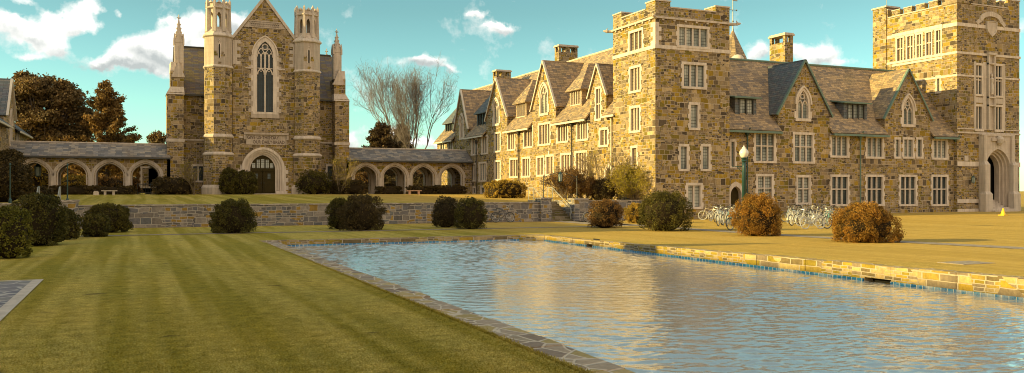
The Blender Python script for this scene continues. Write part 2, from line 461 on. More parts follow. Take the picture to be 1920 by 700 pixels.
# ------------------------------------------------------------------ outlines
def arch(uc, hw, z0, zs, zt, n=12, foot=True):
    """pointed or four-centred arch outline in (u,z), from the left foot over the apex to the right foot"""
    h = zt-zs; pts = []
    if h >= hw*1.02:
        R = (hw*hw+h*h)/(2*hw); c = -hw+R
        a1 = math.atan2(h, -c)
        L = [(c+R*math.cos(PI+(a1-PI)*i/n), R*math.sin(PI+(a1-PI)*i/n)) for i in range(n+1)]
    else:
        L = []
        for i in range(n+1):
            t = -math.cos(PI/2*i/n); L.append((hw*t, h*(.76*math.sqrt(max(0, 1-t*t))+.24*(1+t))))
    L[-1] = (0, h)
    full = [(uc+a, zs+b) for a, b in L]+[(uc-a, zs+b) for a, b in L[-2::-1]]
    if foot: full = [(uc-hw, z0)]+full+[(uc+hw, z0)]
    return full

def wall_mesh(mb, fr, outline, holes, rev=.3, m=0):
    polys = [[Vector((a, b, 0)) for a, b in outline]]+[[Vector((a, b, 0)) for a, b in h] for h in holes]
    tri = tessellate_polygon(polys); flat = [q for p in polys for q in p]
    mb.add([fr.p(q.x, 0, q.y) for q in flat], [tuple(t) for t in tri], m)
    for h in holes:
        n = len(h)
        for i in range(n):
            a, b = h[i], h[(i+1) % n]
            mb.quad(fr.p(a[0], 0, a[1]), fr.p(b[0], 0, b[1]), fr.p(b[0], -rev, b[1]), fr.p(a[0], -rev, a[1]), m)

def rect_window(fr, par, r, lights=2, transom=False, holes=None, glass='glass', quoin=True, trim='limeplain', lbl=None, tr_pos=.62):
    """stone surround (the part) with its mullions and leaded pane as sub-parts"""
    u0, u1, z0, z1 = r; w = u1-u0
    j = min(.17, .1+w*.06)
    if holes is not None: holes.append([(u0-.08, z0-.08), (u1+.08, z0-.08), (u1+.08, z1+.08), (u0-.08, z1+.08)])
    mb = MB()
    mb.fbox(fr, u0-j-.05, u1+j+.05, -.2, .075, z0-.17, z0)                 # sill
    mb.fbox(fr, u0-j-.03, u1+j+.03, -.2, .045, z1, z1+.19)                 # lintel
    k = max(2, round((z1-z0)/.34)); dz = (z1-z0)/k
    for i in range(k):
        e = .1 if (i % 2 == 0 and quoin) else 0
        mb.fbox(fr, u0-j-e, u0, -.2, .035, z0+i*dz, z0+(i+1)*dz)
        mb.fbox(fr, u1, u1+j+e, -.2, .035, z0+i*dz, z0+(i+1)*dz)
    W = mb.build('window', M[trim], par)
    if lbl: W['label'] = lbl
    mb = MB(); lw = w/lights; mw = min(.055, lw*.13)
    for i in range(1, lights): mb.fbox(fr, u0+i*lw-mw, u0+i*lw+mw, -.15, -.03, z0, z1)
    if transom:
        zt = z0+(z1-z0)*tr_pos; mb.fbox(fr, u0, u1, -.145, -.035, zt-.045, zt+.045)
    for i in range(lights):  # thin dark casement frame round every light
        a, b = u0+i*lw+(mw if i else 0), u0+(i+1)*lw-(mw if i < lights-1 else 0)
        mb.fbox(fr, a, a+.02, -.17, -.14, z0, z1, 1); mb.fbox(fr, b-.02, b, -.17, -.14, z0, z1, 1)
    mb.build('mullion', [M['limeplain'], M['gutter']], W)
    mb = MB(); mb.quad(fr.p(u0-.02, -.16, z0-.02), fr.p(u1+.02, -.16, z0-.02), fr.p(u1+.02, -.16, z1+.02), fr.p(u0-.02, -.16, z1+.02))
    mb.build('pane', M[glass], W)
    return W

def arc_band(mb, fr, pts, w, d0, d1, m=0):
    """a bar of width w that follows a polyline in the wall plane"""
    n = len(pts); L, R = [], []
    for i in range(n):
        a = pts[max(0, i-1)]; b = pts[min(n-1, i+1)]; dx, dz = b[0]-a[0], b[1]-a[1]; l = math.hypot(dx, dz) or 1
        nx, nz = -dz/l*w/2, dx/l*w/2
        L.append((pts[i][0]+nx, pts[i][1]+nz)); R.append((pts[i][0]-nx, pts[i][1]-nz))
    mb.ring(fr, L, R, d0, d1, m)

def gothic_window(fr, par, r, spring, holes, lights=2, glass='glassdark', border=.2, hood=True, big=False, trim='limeplain'):
    u0, u1, z0, z1 = r; uc = (u0+u1)/2; hw = (u1-u0)/2; zs = z0+(z1-z0)*spring
    inner = arch(uc, hw, z0, zs, z1); outer = arch(uc, hw+border, z0-.02, zs, z1+border*1.15)
    holes.append(arch(uc, hw+border*.5, z0-border*.5, zs, z1+border*.6))
    mb = MB()
    mb.ring(fr, inner, outer, -.25, .05)
    mb.fbox(fr, u0-border-.05, u1+border+.05, -.25, .09, z0-.24, z0-.02)
    k = max(2, int((zs-z0)/.5)); dz = (zs-z0)/k
    for i in range(0, k, 2):
        for sgn in (-1, 1):
            a = uc+sgn*(hw+border); mb.fbox(fr, min(a, a+sgn*.16), max(a, a+sgn*.16), -.2, .04, z0+i*dz, z0+(i+1)*dz)
    if hood:
        i2 = arch(uc, hw+border+.01, zs, zs, z1+border*1.15+.01, foot=False); o2 = arch(uc, hw+border+.13, zs, zs, z1+border*1.15+.15, foot=False)
        mb.ring(fr, i2, o2, -.02, .13)
    W = mb.build('window', M[trim], par)
    mb = MB(); b = .07 if not big else .11
    if not big:
        lw = 2*hw/lights
        for i in range(1, lights): mb.fbox(fr, u0+i*lw-b/2, u0+i*lw+b/2, -.16, -.03, z0, zs)
        for i in range(lights):
            c = u0+(i+.5)*lw
            arc_band(mb, fr, arch(c, lw/2-b*.3, zs-.1, zs-.1, zs+lw*.6, 6, False), b, -.16, -.04)
        rr = hw*.36; zc = zs+(z1-zs)*.56
        arc_band(mb, fr, [(uc+rr*math.cos(t*PI/5), zc+rr*math.sin(t*PI/5)) for t in range(11)], b*.8, -.16, -.04)
        for s in (-1, 1): arc_band(mb, fr, [(uc+s*hw*.5, zs+lw*.55), (uc+s*hw*.35, zs+(z1-zs)*.75), (uc, z1-.05)], b*.7, -.155, -.045)
    else:
        # two tall lights below, four short lights above, cusped heads and a six-foil in the apex
        mb.fbox(fr, uc-b*.65, uc+b*.65, -.2, 0, z0, zs+.35)
        zm = z0+(zs-z0)*.66
        for s in (-1, 1):
            c = uc+s*hw/2
            mb.fbox(fr, c-b/2, c+b/2, -.17, -.04, zm+.62, zs+.1)
            arc_band(mb, fr, arch(c, hw/2-.06, zm, zm, zm+.62, 8, False), b, -.18, -.03)
            arc_band(mb, fr, [(c+.12*math.cos(t*PI/4), zm+.42+.12*math.sin(t*PI/4)) for t in range(9)], .05, -.17, -.05)
            mb.fbox(fr, c-hw/2+.05, c+hw/2-.05, -.17, -.05, zm+.58, zm+.66)
            for q in (-1, 1): arc_band(mb, fr, arch(c+q*hw/4, hw/4-.03, zs-.15, zs-.15, zs+.28, 6, False), b*.6, -.17, -.05)
            arc_band(mb, fr, arch(c, hw/2-.04, zs-.1, zs-.1, zs+.72, 8, False), b*.7, -.17, -.045)
        zc = zs+(z1-zs)*.62; rr = hw*.37
        arc_band(mb, fr, [(uc+rr*math.cos(t*PI/8), zc+rr*math.sin(t*PI/8)) for t in range(17)], b*.7, -.18, -.04)
        for t in range(6):
            a = t*PI/3+PI/6; mb.fbox(fr, uc+rr*.8*math.cos(a)-.05, uc+rr*.8*math.cos(a)+.05, -.17, -.06, zc+rr*.8*math.sin(a)-.05, zc+rr*.8*math.sin(a)+.05)
    mb.build('tracery', M['limeplain'], W)
    mb = MB(); g = arch(uc, hw+.03, z0-.03, zs, z1+.03)
    tri = tessellate_polygon([[Vector((a, c, 0)) for a, c in g]])
    mb.add([fr.p(a, -.17, c) for a, c in g], [tuple(t) for t in tri]); mb.build('pane', M[glass], W)
    return W

def roof_slab(mb, a, b, c, d, th=.12, m=0):
    """a pitched roof plane with thickness: a,b eave ends; c,d ridge ends"""
    A, B, C_, D = map(Vector, (a, b, c, d)); n = (B-A).cross(D-A).normalized()
    if n.z < 0: n = -n
    P = [A, B, C_, D]; mb.hexa([p-n*th for p in P]+P, m)

def pipe(fr, par, x_px, y0, y1, mat='gutter', z_end=None):
    u, z1 = fr.px(x_px, y0); z0 = fr.px(x_px, y1)[1] if z_end is None else z_end
    mb = MB(); mb.tube(fr.p(u, .14, z0), fr.p(u, .14, z1-.25), .055, n=8)
    a, b = fr.p(u, .14, z1-.5), fr.p(u, .14, z1)
    mb.lathe((a[0], a[1], z1-.6), [(.06, 0), (.07, .12), (.16, .3), (.17, .5), (.12, .52)], 8)
    mb.tube(fr.p(u, .14, z1-.15), fr.p(u, .5, z1+.12), .05, n=8)
    z = z0+1
    while z < z1-1: mb.lathe((a[0], a[1], z), [(.075, 0), (.075, .06)], 8); z += 1.8
    return mb.build('drainpipe', M[mat], par)

# ------------------------------------------------------------------ a wing: wall, roofs, gables, dormers
def wing(par, fr, u0, u1, zb, ze, zr, dep, gables, holes, hip=None, slate='slate', over=.42, back=True, eaves='cream', closed_ends=True, gslates=None, pitch_over=True):
    """gables: (uc, hw, zfoot, zapex).  fr is the front wall's plane, the ridge lies dep metres behind it"""
    gs = sorted(gables)
    out = [(u0, zb)]
    top = [(u0, ze)]
    for uc, hw, zf, za in gs:
        top += [(uc-hw, ze), (uc-hw, zf), (uc, za), (uc+hw, zf), (uc+hw, ze)]
    top += [(u1, ze)]
    outline = [(u0, zb), (u1, zb)]+top[::-1]
    mb = MB(); wall_mesh(mb, fr, outline, holes)
    for uu in ((u0, u1) if closed_ends else ()):
        P = [fr.p(uu, 0, zb), fr.p(uu, -2*dep, zb), fr.p(uu, -2*dep, ze), fr.p(uu, -dep, zr-.15), fr.p(uu, 0, ze)]
        mb.add(P, [(0, 1, 2, 3, 4)])
    if back: mb.quad(fr.p(u0, -2*dep, zb), fr.p(u1, -2*dep, zb), fr.p(u1, -2*dep, ze), fr.p(u0, -2*dep, ze))
    for uc, hw, zf, za in gs:
        for s in (-1, 1): mb.quad(fr.p(uc+s*hw, 0, ze-.2), fr.p(uc+s*hw, -1.6, ze-.2), fr.p(uc+s*hw, -1.6, zf), fr.p(uc+s*hw, 0, zf))
    mb.build('wall', M['stone'], par)
    sl = (zr-ze)/dep
    # main roof, cut out in front of the gables
    mb = MB(); segs = []; a = u0
    for uc, hw, zf, za in gs:
        if uc-hw > a+.05: segs.append((a, uc-hw))
        a = uc+hw
    if u1 > a+.05: segs.append((a, u1))
    k = .9  # lower part of the slope stops at the gable cheeks, the upper part runs through
    for a, b in segs: roof_slab(mb, fr.p(a, over, ze-over*sl*.55), fr.p(b, over, ze-over*sl*.55), fr.p(b, -k, ze+k*sl), fr.p(a, -k, ze+k*sl))
    roof_slab(mb, fr.p(u0, -k, ze+k*sl), fr.p(u1, -k, ze+k*sl), fr.p(u1, -dep, zr), fr.p(u0, -dep, zr))
    roof_slab(mb, fr.p(u0, -2*dep-over, ze-over*sl), fr.p(u1, -2*dep-over, ze-over*sl), fr.p(u1, -dep, zr), fr.p(u0, -dep, zr))
    R = mb.build('roof', M[slate], par)
    mb = MB(); mb.tube(fr.p(u0, -dep, zr+.03), fr.p(u1, -dep, zr+.03), .1, n=6); mb.build('ridge_cap', M['limegrey'] if eaves == 'cream' else M['copper'], R)
    mb = MB()
    for a, b in segs:
        z = ze-over*sl*.55
        mb.fbox(fr, a, b, over+.01, over+.13, z-.24, z-.08, 1)
        mb.quad(fr.p(a, 0, z-.2), fr.p(b, 0, z-.2), fr.p(b, over, z-.2), fr.p(a, over, z-.2))
    build_islands(mb, 'gutter', [M['gutter'], M[eaves]], R)
    for i, (uc, hw, zf, za) in enumerate(gs):
        mb = MB(); gsl = (za-zf)/hw; o = .22
        for s in (-1, 1):
            roof_slab(mb, fr.p(uc+s*(hw+o), .14, zf-o*gsl+.1), fr.p(uc+s*(hw+o), -dep+.2, zf-o*gsl+.1), fr.p(uc, -dep+.2, za+.1), fr.p(uc, .14, za+.1), .1)
        G = mb.build('gable_roof', M[(gslates or {}).get(i, slate)], par)
        mb = MB()
        for s in (-1, 1):
            arc_band(mb, fr, [(uc+s*(hw+o), zf-o*gsl+.04), (uc, za+.04)], .13, .0, .19)
        mb.build('verge_board', M[eaves], G)
    return R

# ==================================================================== GROUND
WZ = -.22
PX0, PX1, PY0, PY1 = 5.4, 17.1, 1.5, 36.6
def gz(x, y):
    def ss(a, b, t):
        t = min(1, max(0, (t-a)/(b-a))); return t*t*(3-2*t)
    z = .22*ss(16.9, 17.2, x)*(1-ss(8, 36, y)) + .26*ss(34, 66, x)
    return z
def tz(y): return 1.27+.45*min(1, max(0, (y-52.6)/35.0))
def sheet(name, xs, ys, zf, mat, skip=lambda x, y: False):
    mb = MB(); idx = {}
    for j, y in enumerate(ys):
        for i, x in enumerate(xs): idx[i, j] = len(mb.v); mb.v.append((x, y, zf(x, y)))
    for j in range(len(ys)-1):
        for i in range(len(xs)-1):
            if skip((xs[i]+xs[i+1])/2, (ys[j]+ys[j+1])/2): continue
            mb.f.append((idx[i, j], idx[i+1, j], idx[i+1, j+1], idx[i, j+1])); mb.m.append(0)
    o = mb.build(name, mat); o['kind'] = 'structure'; return o
xs = sorted(set([-1500, -600, -200, -80, -40]+[round(-24+i*1.5, 3) for i in range(19)]+[4.72, 16.9, 17.0, 17.15, 17.55, 33.95]+[18+1.5*i for i in range(45)]+[100, 200, 600, 1500]))
ys = sorted(set([-600, -100, -30, -8]+[round(-4+1.5*i, 3) for i in range(38)]+[PY0, 36.62, 37.02, 52.9]+[60, 80, 120, 300, 1500]))
WALLY = 52.5
STX0, STX1 = on_y(1031, 400, WALLY)[0], on_y(1074, 400, WALLY)[0]     # right-hand stair
SLX0, SLX1 = on_y(56, 400, WALLY)[0], on_y(108, 400, WALLY)[0]        # left-hand stair
sheet('lawn', xs, ys, gz, M['grass'], skip=lambda x, y: (4.72 < x < 17.55 and PY0 < y < 37.02) or (x < 33.95 and y > 55.5))
def tskip(x, y): return y < 55.4 and (STX0 < x < STX1 or SLX0 < x < SLX1)
txs = sorted(set([-1500, -300, -100, -60, -30, -20, SLX0, SLX1, STX0, STX1, 33.95]+[-14+2*i for i in range(24)])); txs = [x for x in txs if x <= 33.95]
tys = sorted(set([WALLY+.35, 55.4]+[56+3*i for i in range(16)]+[120, 200, 500, 1500]))
sheet('terrace_lawn', txs, tys, lambda x, y: tz(y), M['grass'], skip=tskip)

# paths
mb = MB()
def strip(mb, x0, x1, y0, y1, dz=.012, nx=1, ny=1):
    for i in range(nx):
        for j in range(ny):
            a, b = x0+(x1-x0)*i/nx, x0+(x1-x0)*(i+1)/nx; c, d = y0+(y1-y0)*j/ny, y0+(y1-y0)*(j+1)/ny
            mb.quad((a, c, gz(a, c)+dz), (b, c, gz(b, c)+dz), (b, d, gz(b, d)+dz), (a, d, gz(a, d)+dz))
strip(mb, -9, 26.95, 43.7, 44.35, nx=20)
strip(mb, STX0-.1, STX1+.3, 44.351, 52.4, .012)
strip(mb, 26.95, 28.1, 14, 52.2, .012, ny=24)
tag(mb.build('garden_path', M['path']), kind='structure')
mb = MB(); strip(mb, -9, -2.2, 8, 22.8, .014); o = mb.build('flagstone_path', M['flag']); o['kind'] = 'structure'
mb = MB(); strip(mb, -2.2, -1.98, 8, 22.95, .02); strip(mb, -9, -2.201, 22.8, 22.95, .02); o = mb.build('path_kerb', M['limegrey']); o['kind'] = 'structure'

# pool
mb = MB(); mb.box(PX0-.1, PX1+.1, PY0-.1, PY1+.1, -1.2, -1.0); tag(mb.build('pool_floor', M['limegrey']), kind='structure')
def water_sheet():
    rg = np.random.RandomState(12); X = np.arange(PX0-.05, PX1+.035, .035); Y = []; y = PY0
    while y < PY1+.02: Y.append(y); y += .027+.001*max(0, y-8)
    Y = np.array(Y+[PY1+.02]); gx, gy = np.meshgrid(X, Y); h = np.zeros_like(gx)
    calm = np.ones_like(gx)
    for _ in range(6):
        kx, ky = rg.normal(size=2)*.35; calm += .13*np.sin(kx*gx+ky*gy+rg.uniform(0, 6))
    for _ in range(110):
        lam = .1*(10**rg.uniform(0, .75)); a = TH+rg.normal(0, .42); kx, ky = math.sin(a)*2*PI/lam, math.cos(a)*2*PI/lam
        ph = rg.uniform(0, 6.28)+.8*np.sin(.7*gx+.5*gy+rg.uniform(0, 6)); sl = .0145*(lam/.5)**-.1
        h += sl*lam/(2*PI)*np.sin(kx*gx+ky*gy+ph)
    V = np.stack([gx, gy, WZ+h*calm], -1).reshape(-1, 3); n, m = gx.shape; idx = np.arange(n*m).reshape(n, m)
    F = np.stack([idx[:-1, :-1], idx[:-1, 1:], idx[1:, 1:], idx[1:, :-1]], -1).reshape(-1, 4)
    me = bpy.data.meshes.new('pool_water'); me.vertices.add(len(V)); me.vertices.foreach_set('co', V.astype(np.float32).ravel())
    me.loops.add(F.size); me.loops.foreach_set('vertex_index', F.astype(np.int32).ravel()); me.polygons.add(len(F)); me.polygons.foreach_set('loop_start', np.arange(0, F.size, 4, dtype=np.int32))
    me.polygons.foreach_set('use_smooth', np.ones(len(F), dtype=bool)); me.materials.append(M['water']); me.update(calc_edges=True)
    o = bpy.data.objects.new('pool_water', me); COL.objects.link(o); o['kind'] = 'structure'
water_sheet()
pe = thing('pool_edging', (PX0, PY0, 0), 'low stone edging with blue tile line that frames the long rectangular pool', 'pool edging')
mb = MB(); r = random.Random(3)
# flagstone coping along the near side, laid as slabs with uneven thickness
y = PY0
while y < 36.5:
    l = r.uniform(.5, .95); e = min(y+l, 37.0); k = r.uniform(-.012, .012)
    mb.box(4.70+r.uniform(-.03, .03), PX0+r.uniform(-.02, .02), y, e-.004, -.35, -.035+k); y += l
mb.box(4.68, PX0+.02, 36.9, 37.1, -.35, .012)
mb.build('coping', M['coping'], pe)
def ragged_wall(mb, ax, c0, c1, a, b, z0, ztop, r):
    t = a
    while t < b-.01:
        l = min(r.uniform(.45, .9), b-t); k = r.uniform(-.012, .014); q = r.uniform(-.015, .015)
        if ax == 'x': mb.box(t, t+l, c0+q, c1, z0, ztop(t)+k)
        else: mb.box(c0+q, c1, t, t+l, z0, ztop(t)+k)
        t += l
mb = MB(); ragged_wall(mb, 'x', PY1, 37.05, PX0, PX1-.85, -1.1, lambda t: .02, r); mb.build('pool_wall', M['poolstone'], pe)
mb = MB(); mb.hexa([(PX1-.85, PY1, -1.1), (PX1, PY1-.95, -1.1), (PX1+.45, PY1-.7, -1.1), (PX1-.6, PY1+.45, -1.1),
                    (PX1-.85, PY1, .03), (PX1, PY1-.95, .03), (PX1+.45, PY1-.7, .03), (PX1-.6, PY1+.45, .03)])
mb.box(PX1-.3, PX1+.45, PY1-.6, PY1+.45, -1.1, .024); mb.build('pool_wall', M['poolstone'], pe)
dr = [on_x(1790-145, 523, PX1)[1], on_x(1106, 464, PX1)[1]]
mb = MB(); segs = [(PY0, dr[0]-.42), (dr[0]+.42, dr[1]-.25), (dr[1]+.25, PY1-.95)]
for a, b in segs: ragged_wall(mb, 'y', PX1, PX1+.42, a, b, -1.1, lambda t: gz(PX1+.3, t)+.03, r)
for d_, w in ((dr[0], .42), (dr[1], .25)):
    mb.box(PX1, PX1+.42, d_-w, d_+w, -.12, gz(18, d_)+.03); mb.box(PX1, PX1+.42, d_-w, d_+w, -1.1, WZ-.03)
mb.build('pool_wall', M['poolstone'], pe)
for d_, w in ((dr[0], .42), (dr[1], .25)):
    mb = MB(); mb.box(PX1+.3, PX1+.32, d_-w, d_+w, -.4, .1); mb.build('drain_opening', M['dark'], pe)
mb = MB()
for a, b in segs: mb.box(PX1-.035, PX1+.02, a+.01, b-.01, -.5, WZ+.065)
mb.build('tile_band', M['bluetile'], pe)
mb = MB(); mb.box(PX0, PX1-.86, PY1-.035, PY1+.02, -.5, WZ+.06); mb.build('tile_band', M['bluetile'], pe)
mb = MB(); mb.box(3.9, 17.5, PY0-.7, PY0, -1.1, .02); mb.build('pool_wall', M['poolstone'], pe)

# slab let into the right lawn
p = on_z(1812, 493, .18); mb = MB()
mb.prism(Frame('Y', 0), [(0, 0), (1, 0), (1, 1)], 0, 0.001) if False else None
gzp = gz(p[0], p[1]); mb.box(p[0]-.6, p[0]+.6, p[1]-.4, p[1]+.4, gzp-.05, gzp+.015)
o = mb.build('ground_slab', M['path']); tag(o, 'flat pale stone slab let into the sunlit lawn right of the pool', 'slab')

# ==================================================================== TERRACE WALL, PIERS, STAIRS
FW = Frame('Y', WALLY)
def stone_wall(name, x0, x1, label, top=1.3, y0=WALLY, y1=WALLY+.42):
    t = thing(name, ((x0+x1)/2, (y0+y1)/2, 0), label, 'wall', 'retaining walls of the terrace')
    mb = MB(); mb.box(x0, x1, y0, y1, -.2, top-.07); mb.build('wall', M['wallstone'], t)
    mb = MB(); x = x0; rr = random.Random(int(x0*10))
    while x < x1-.01:
        l = min(rr.uniform(.6, 1.1), x1-x); mb.box(x+.004, x+l-.004, y0-.05, y1+.03, top-.07, top+rr.uniform(-.008, .012)); x += l
    mb.build('wall_cap', M['terrwall_cap'], t)
def pier(x0, x1, label, h):
    t = thing('stone_pier', ((x0+x1)/2, WALLY+.2, 0), label, 'pier', 'piers beside the terrace stairs')
    mb = MB(); mb.box(x0, x1, WALLY-.25, WALLY+.7, -.2, h-.1); mb.build('shaft', M['wallstone'], t)
    mb = MB(); mb.box(x0-.05, x1+.05, WALLY-.3, WALLY+.75, h-.1, h); mb.build('pier_cap', M['terrwall_cap'], t)
P1a, P1b = on_y(1012, 400, WALLY)[0], STX0
P2a, P2b = STX1, on_y(1099, 400, WALLY)[0]
P3a, P3b = SLX1, on_y(146, 400, WALLY)[0]
stone_wall('retaining_wall', P3b, P1a, 'long grey rubble retaining wall running below the chapel lawn behind the bushes')
stone_wall('retaining_wall', P2b, 33.55, 'short rubble retaining wall between the right stair and the corner tower', 1.42)
stone_wall('retaining_wall', -24, SLX0, 'grey retaining wall left of the left stair behind dark bushes', 1.42)
pier(P1a, P1b, 'square stone pier left of the mossy stair', 1.6)
pier(P2a, P2b, 'square stone pier right of the mossy stair', 1.55)
pier(P3a, P3b, 'square stone pier at the left end of the chapel lawn wall', 1.58)
M['moss'] = mat_rubble('mossy_step_stone', [(.2, .16, .1), (.16, .15, .05), (.26, .22, .16), (.14, .12, .06)], (.3, .25, .18), w=.7, h=.2)
def stairs(x0, x1, label, group):
    t = thing('stone_stair', ((x0+x1)/2, WALLY, 0), label, 'stairs', group)
    mb = MB(); n = 8
    for i in range(n): mb.box(x0+.002, x1-.002, WALLY+.05+i*.34, WALLY+.05+(i+1)*.34+.02, -.1, (i+1)*tz(55.4)/n-.0)
    mb.build('steps', M['moss'], t)
    mb = MB(); mb.box(x0-.3, x0, WALLY+.7, 55.45, -.1, tz(54)+.12); mb.box(x1, x1+.3, WALLY+.7, 55.45, -.1, tz(54)+.12)
    build_islands(mb, 'side_wall', M['wallstone'], t)
stairs(STX0, STX1, 'narrow mossy stone stair climbing between piers to the sunlit terrace', 'stairs to the terrace')
stairs(SLX0, SLX1, 'stone stair behind the dark bushes at the far left', 'stairs to the terrace')
def handrail(x, label, n='handrail', m='rail'):
    t = thing(n, (x, WALLY+1.2, 0), label, 'handrail', 'metal stair handrails')
    mb = MB(); a = (x, WALLY+.1, .95); b = (x, WALLY+2.9, tz(55)+.98); c = (x, WALLY+3.7, tz(56)+.98)
    mb.path([(x, WALLY-.05, .55), a, b, c], .024); mb.build('top_rail', M[m], t)
    for q, zg in ((a, 0), (b, tz(55)), (c, tz(56))):
        mb = MB(); mb.tube((q[0], q[1], zg-.05), q, .022); mb.build('post', M[m], t)
handrail(STX0+.12, 'left metal handrail of the mossy stair')
handrail(STX1-.12, 'right metal handrail of the mossy stair')
handrail(SLX0+.12, 'left pale handrail of the stair at the far left')
handrail(SLX1-.12, 'right pale handrail of the stair at the far left')
def lantern_geo(t, c, s=1.0, hang=None):
    x, y, z = c; mb = MB()
    mb.lathe((x, y, z), [(.05*s, -.34*s), (.13*s, -.3*s), (.15*s, -.26*s)], 6)
    mb.lathe((x, y, z), [(.2*s, .26*s), (.12*s, .36*s), (.05*s, .42*s), (.03*s, .5*s)], 6)
    for i in range(6):
        a = PI/3*i; mb.tube((x+.145*s*math.cos(a), y+.145*s*math.sin(a), z-.26*s), (x+.19*s*math.cos(a), y+.19*s*math.sin(a), z+.26*s), .014*s, n=4)
    L = mb.build('lantern_frame', M['green'], t)
    mb = MB(); mb.lathe((x, y, z), [(.13*s, -.25*s), (.175*s, .25*s)], 6); mb.build('glass', M['lglass'], L)
M['lglass'] = mat_plain('lantern_glass', (.3, .36, .33), .15, 0, .1)
def lantern_arch(xa, xb, label, ztop, m='iron'):
    z0 = tz(53); t = thing('lantern_arch', ((xa+xb)/2, WALLY+.2, z0), label, 'lantern arch', 'lantern arches over the terrace stairs')
    for x in (xa, xb):
        mb = MB(); mb.lathe((x, WALLY+.2, 1.5), [(.1, 0), (.09, .08), (.035, .16), (.03, ztop-1.5)], 8); mb.build('post', M[m], t)
    c = ((xa+xb)/2, WALLY+.2, ztop+.05); mb = MB()
    n = 14; pts = [(xa+(xb-xa)*i/n, WALLY+.2, ztop-.15+.35*math.sin(PI*i/n)) for i in range(n+1)]
    mb.path(pts, .022); pts2 = [(xa+(xb-xa)*i/n, WALLY+.2, ztop-.4+.35*math.sin(PI*i/n)) for i in range(n+1)]; mb.path(pts2[:5], .015); mb.path(pts2[-5:], .015)
    mb.build('arch_bar', M[m], t)
    lantern_geo(t, (c[0], c[1], ztop-.3+.15), .9)
lantern_arch((P1a+P1b)/2, (P2a+P2b)/2-.1, 'thin iron arch with a hanging lantern over the mossy stair', 3.1)
for xp_, lb_ in ((18, 'slim green iron post left of the stair at the far left'), (126, 'slim green iron post on the pier right of the far left stair')):
    X_ = on_y(xp_, 350, WALLY)[0]; t = thing('iron_post', (X_, WALLY+.2, 1.3), lb_, 'post', 'iron posts at the far left stair')
    mb = MB(); mb.lathe((X_, WALLY+.2, 1.3), [(.09, 0), (.08, .3), (.035, .4), (.03, 2.1)], 8); mb.build('post', M['green'], t)
    mb = MB(); mb.lathe((X_, WALLY+.2, 3.4), [(.03, 0), (.06, .05), (.02, .16)], 8); mb.build('finial', M['green'], t)

# ==================================================================== CHAPEL
CY = 88.0
FC = Frame('Y', CY)
ch = thing('chapel', (11.6, CY+4, 1.7), 'tall stone chapel with twin octagonal turrets and a lancet window above its arched door', 'chapel')
zc = lambda y, x=495: on_y(x, y, CY)[2]
TLX, TRX = 7.3, 15.75
gl, gr = on_y(436, 70, CY)[0], on_y(557, 78, CY)[0]
gm = on_y(496, 0, CY)[0]
holes = []
bw = FC.rect(482, 512, 78, 210)
gothic_window(FC, ch, bw, .80, holes, border=.38, big=True)
# stone block border and sill below the big window
door = FC.rect(470, 517, 291, 357); dc = (door[0]+door[1])/2; dhw = (door[1]-door[0])/2
dz0 = 1.72; dzs, dzt = zc(318), zc(291)
holes.append(arch(dc, dhw+.75, dz0, dzs, dzt+.7))
mb = MB()
out = [(gl, 1.5), (gr, 1.5), (gr, 16.9), (gm, zc(-1)), (gl, 16.9)]
wall_mesh(mb, FC, out, holes, .5)
# the bay's flanks and the hall walls behind
HY = 90.3; FH = Frame('Y', HY)
hx0, hx1 = 3.6, 19.6
mb.box(gl+.01, gl+.3, CY+.02, CY+8, 1.5, 16.8); mb.box(gr-.3, gr-.01, CY+.02, CY+8, 1.5, 16.8)
mb.build('wall', M['stone'], ch)
# hall
hholes = []
sw = FH.rect(362, 381, 312, 339); rect_window(FH, ch, sw, 2, False, hholes, 'glassdark')
rect_window(FH, ch, FH.rect(614, 626, 312, 339), 1, False, hholes, 'glassdark')
mb = MB(); wall_mesh(mb, FH, [(hx0, 1.5), (hx1, 1.5), (hx1, 11.65), (hx0, 11.65)], hholes)
for xx in (hx0, hx1): mb.add([(xx, HY, 1.5), (xx, HY+9.6, 1.5), (xx, HY+9.6, 11.6), (xx, HY+4.8, 16.6), (xx, HY, 11.6)], [(0, 1, 2, 3, 4)])
mb.quad((hx0, HY+9.6, 1.5), (hx1, HY+9.6, 1.5), (hx1, HY+9.6, 11.6), (hx0, HY+9.6, 11.6))
mb.build('wall', M['stone'], ch)
mb = MB()
roof_slab(mb, (hx0-.1, HY-.3, 11.5), (hx1+.1, HY-.3, 11.5), (hx1+.1, HY+4.8, 16.8), (hx0-.1, HY+4.8, 16.8), .14)
roof_slab(mb, (hx0-.1, HY+9.9, 11.5), (hx1+.1, HY+9.9, 11.5), (hx1+.1, HY+4.8, 16.8), (hx0-.1, HY+4.8, 16.8), .14)
M['chslate'] = mat_slate('mixed_mossy_slate', [(.14, .11, .1), (.2, .15, .07), (.13, .12, .13), (.22, .17, .08), (.17, .13, .11)], w=.5, h=.24, mossamt=.6, moss=(.17, .13, .02))
RF = mb.build('roof', M['chslate'], ch)
mb = MB(); mb.tube((hx0, HY+4.8, 16.85), (hx1, HY+4.8, 16.85), .1, n=6); mb.box(hx0, gl, HY-.42, HY-.3, 11.32, 11.46); mb.box(gr, hx1, HY-.42, HY-.3, 11.32, 11.46); mb.build('gutter', M['gutter'], RF)
mb = MB()
for xx in (gl-.1, gr+.1): roof_slab(mb, (xx, CY+.35, 16.8), (xx, CY+9, 16.8), (gm, CY+9, zc(-1)-.05), (gm, CY+.35, zc(-1)-.05), .12)
mb.build('roof', M['blueslate'], ch)
mb = MB()
for s, xx in ((-1, gl), (1, gr)):
    arc_band(mb, FC, [(xx+s*.15, 16.9-.15), (gm, zc(-1)+.22)], .26, -.35, .14)
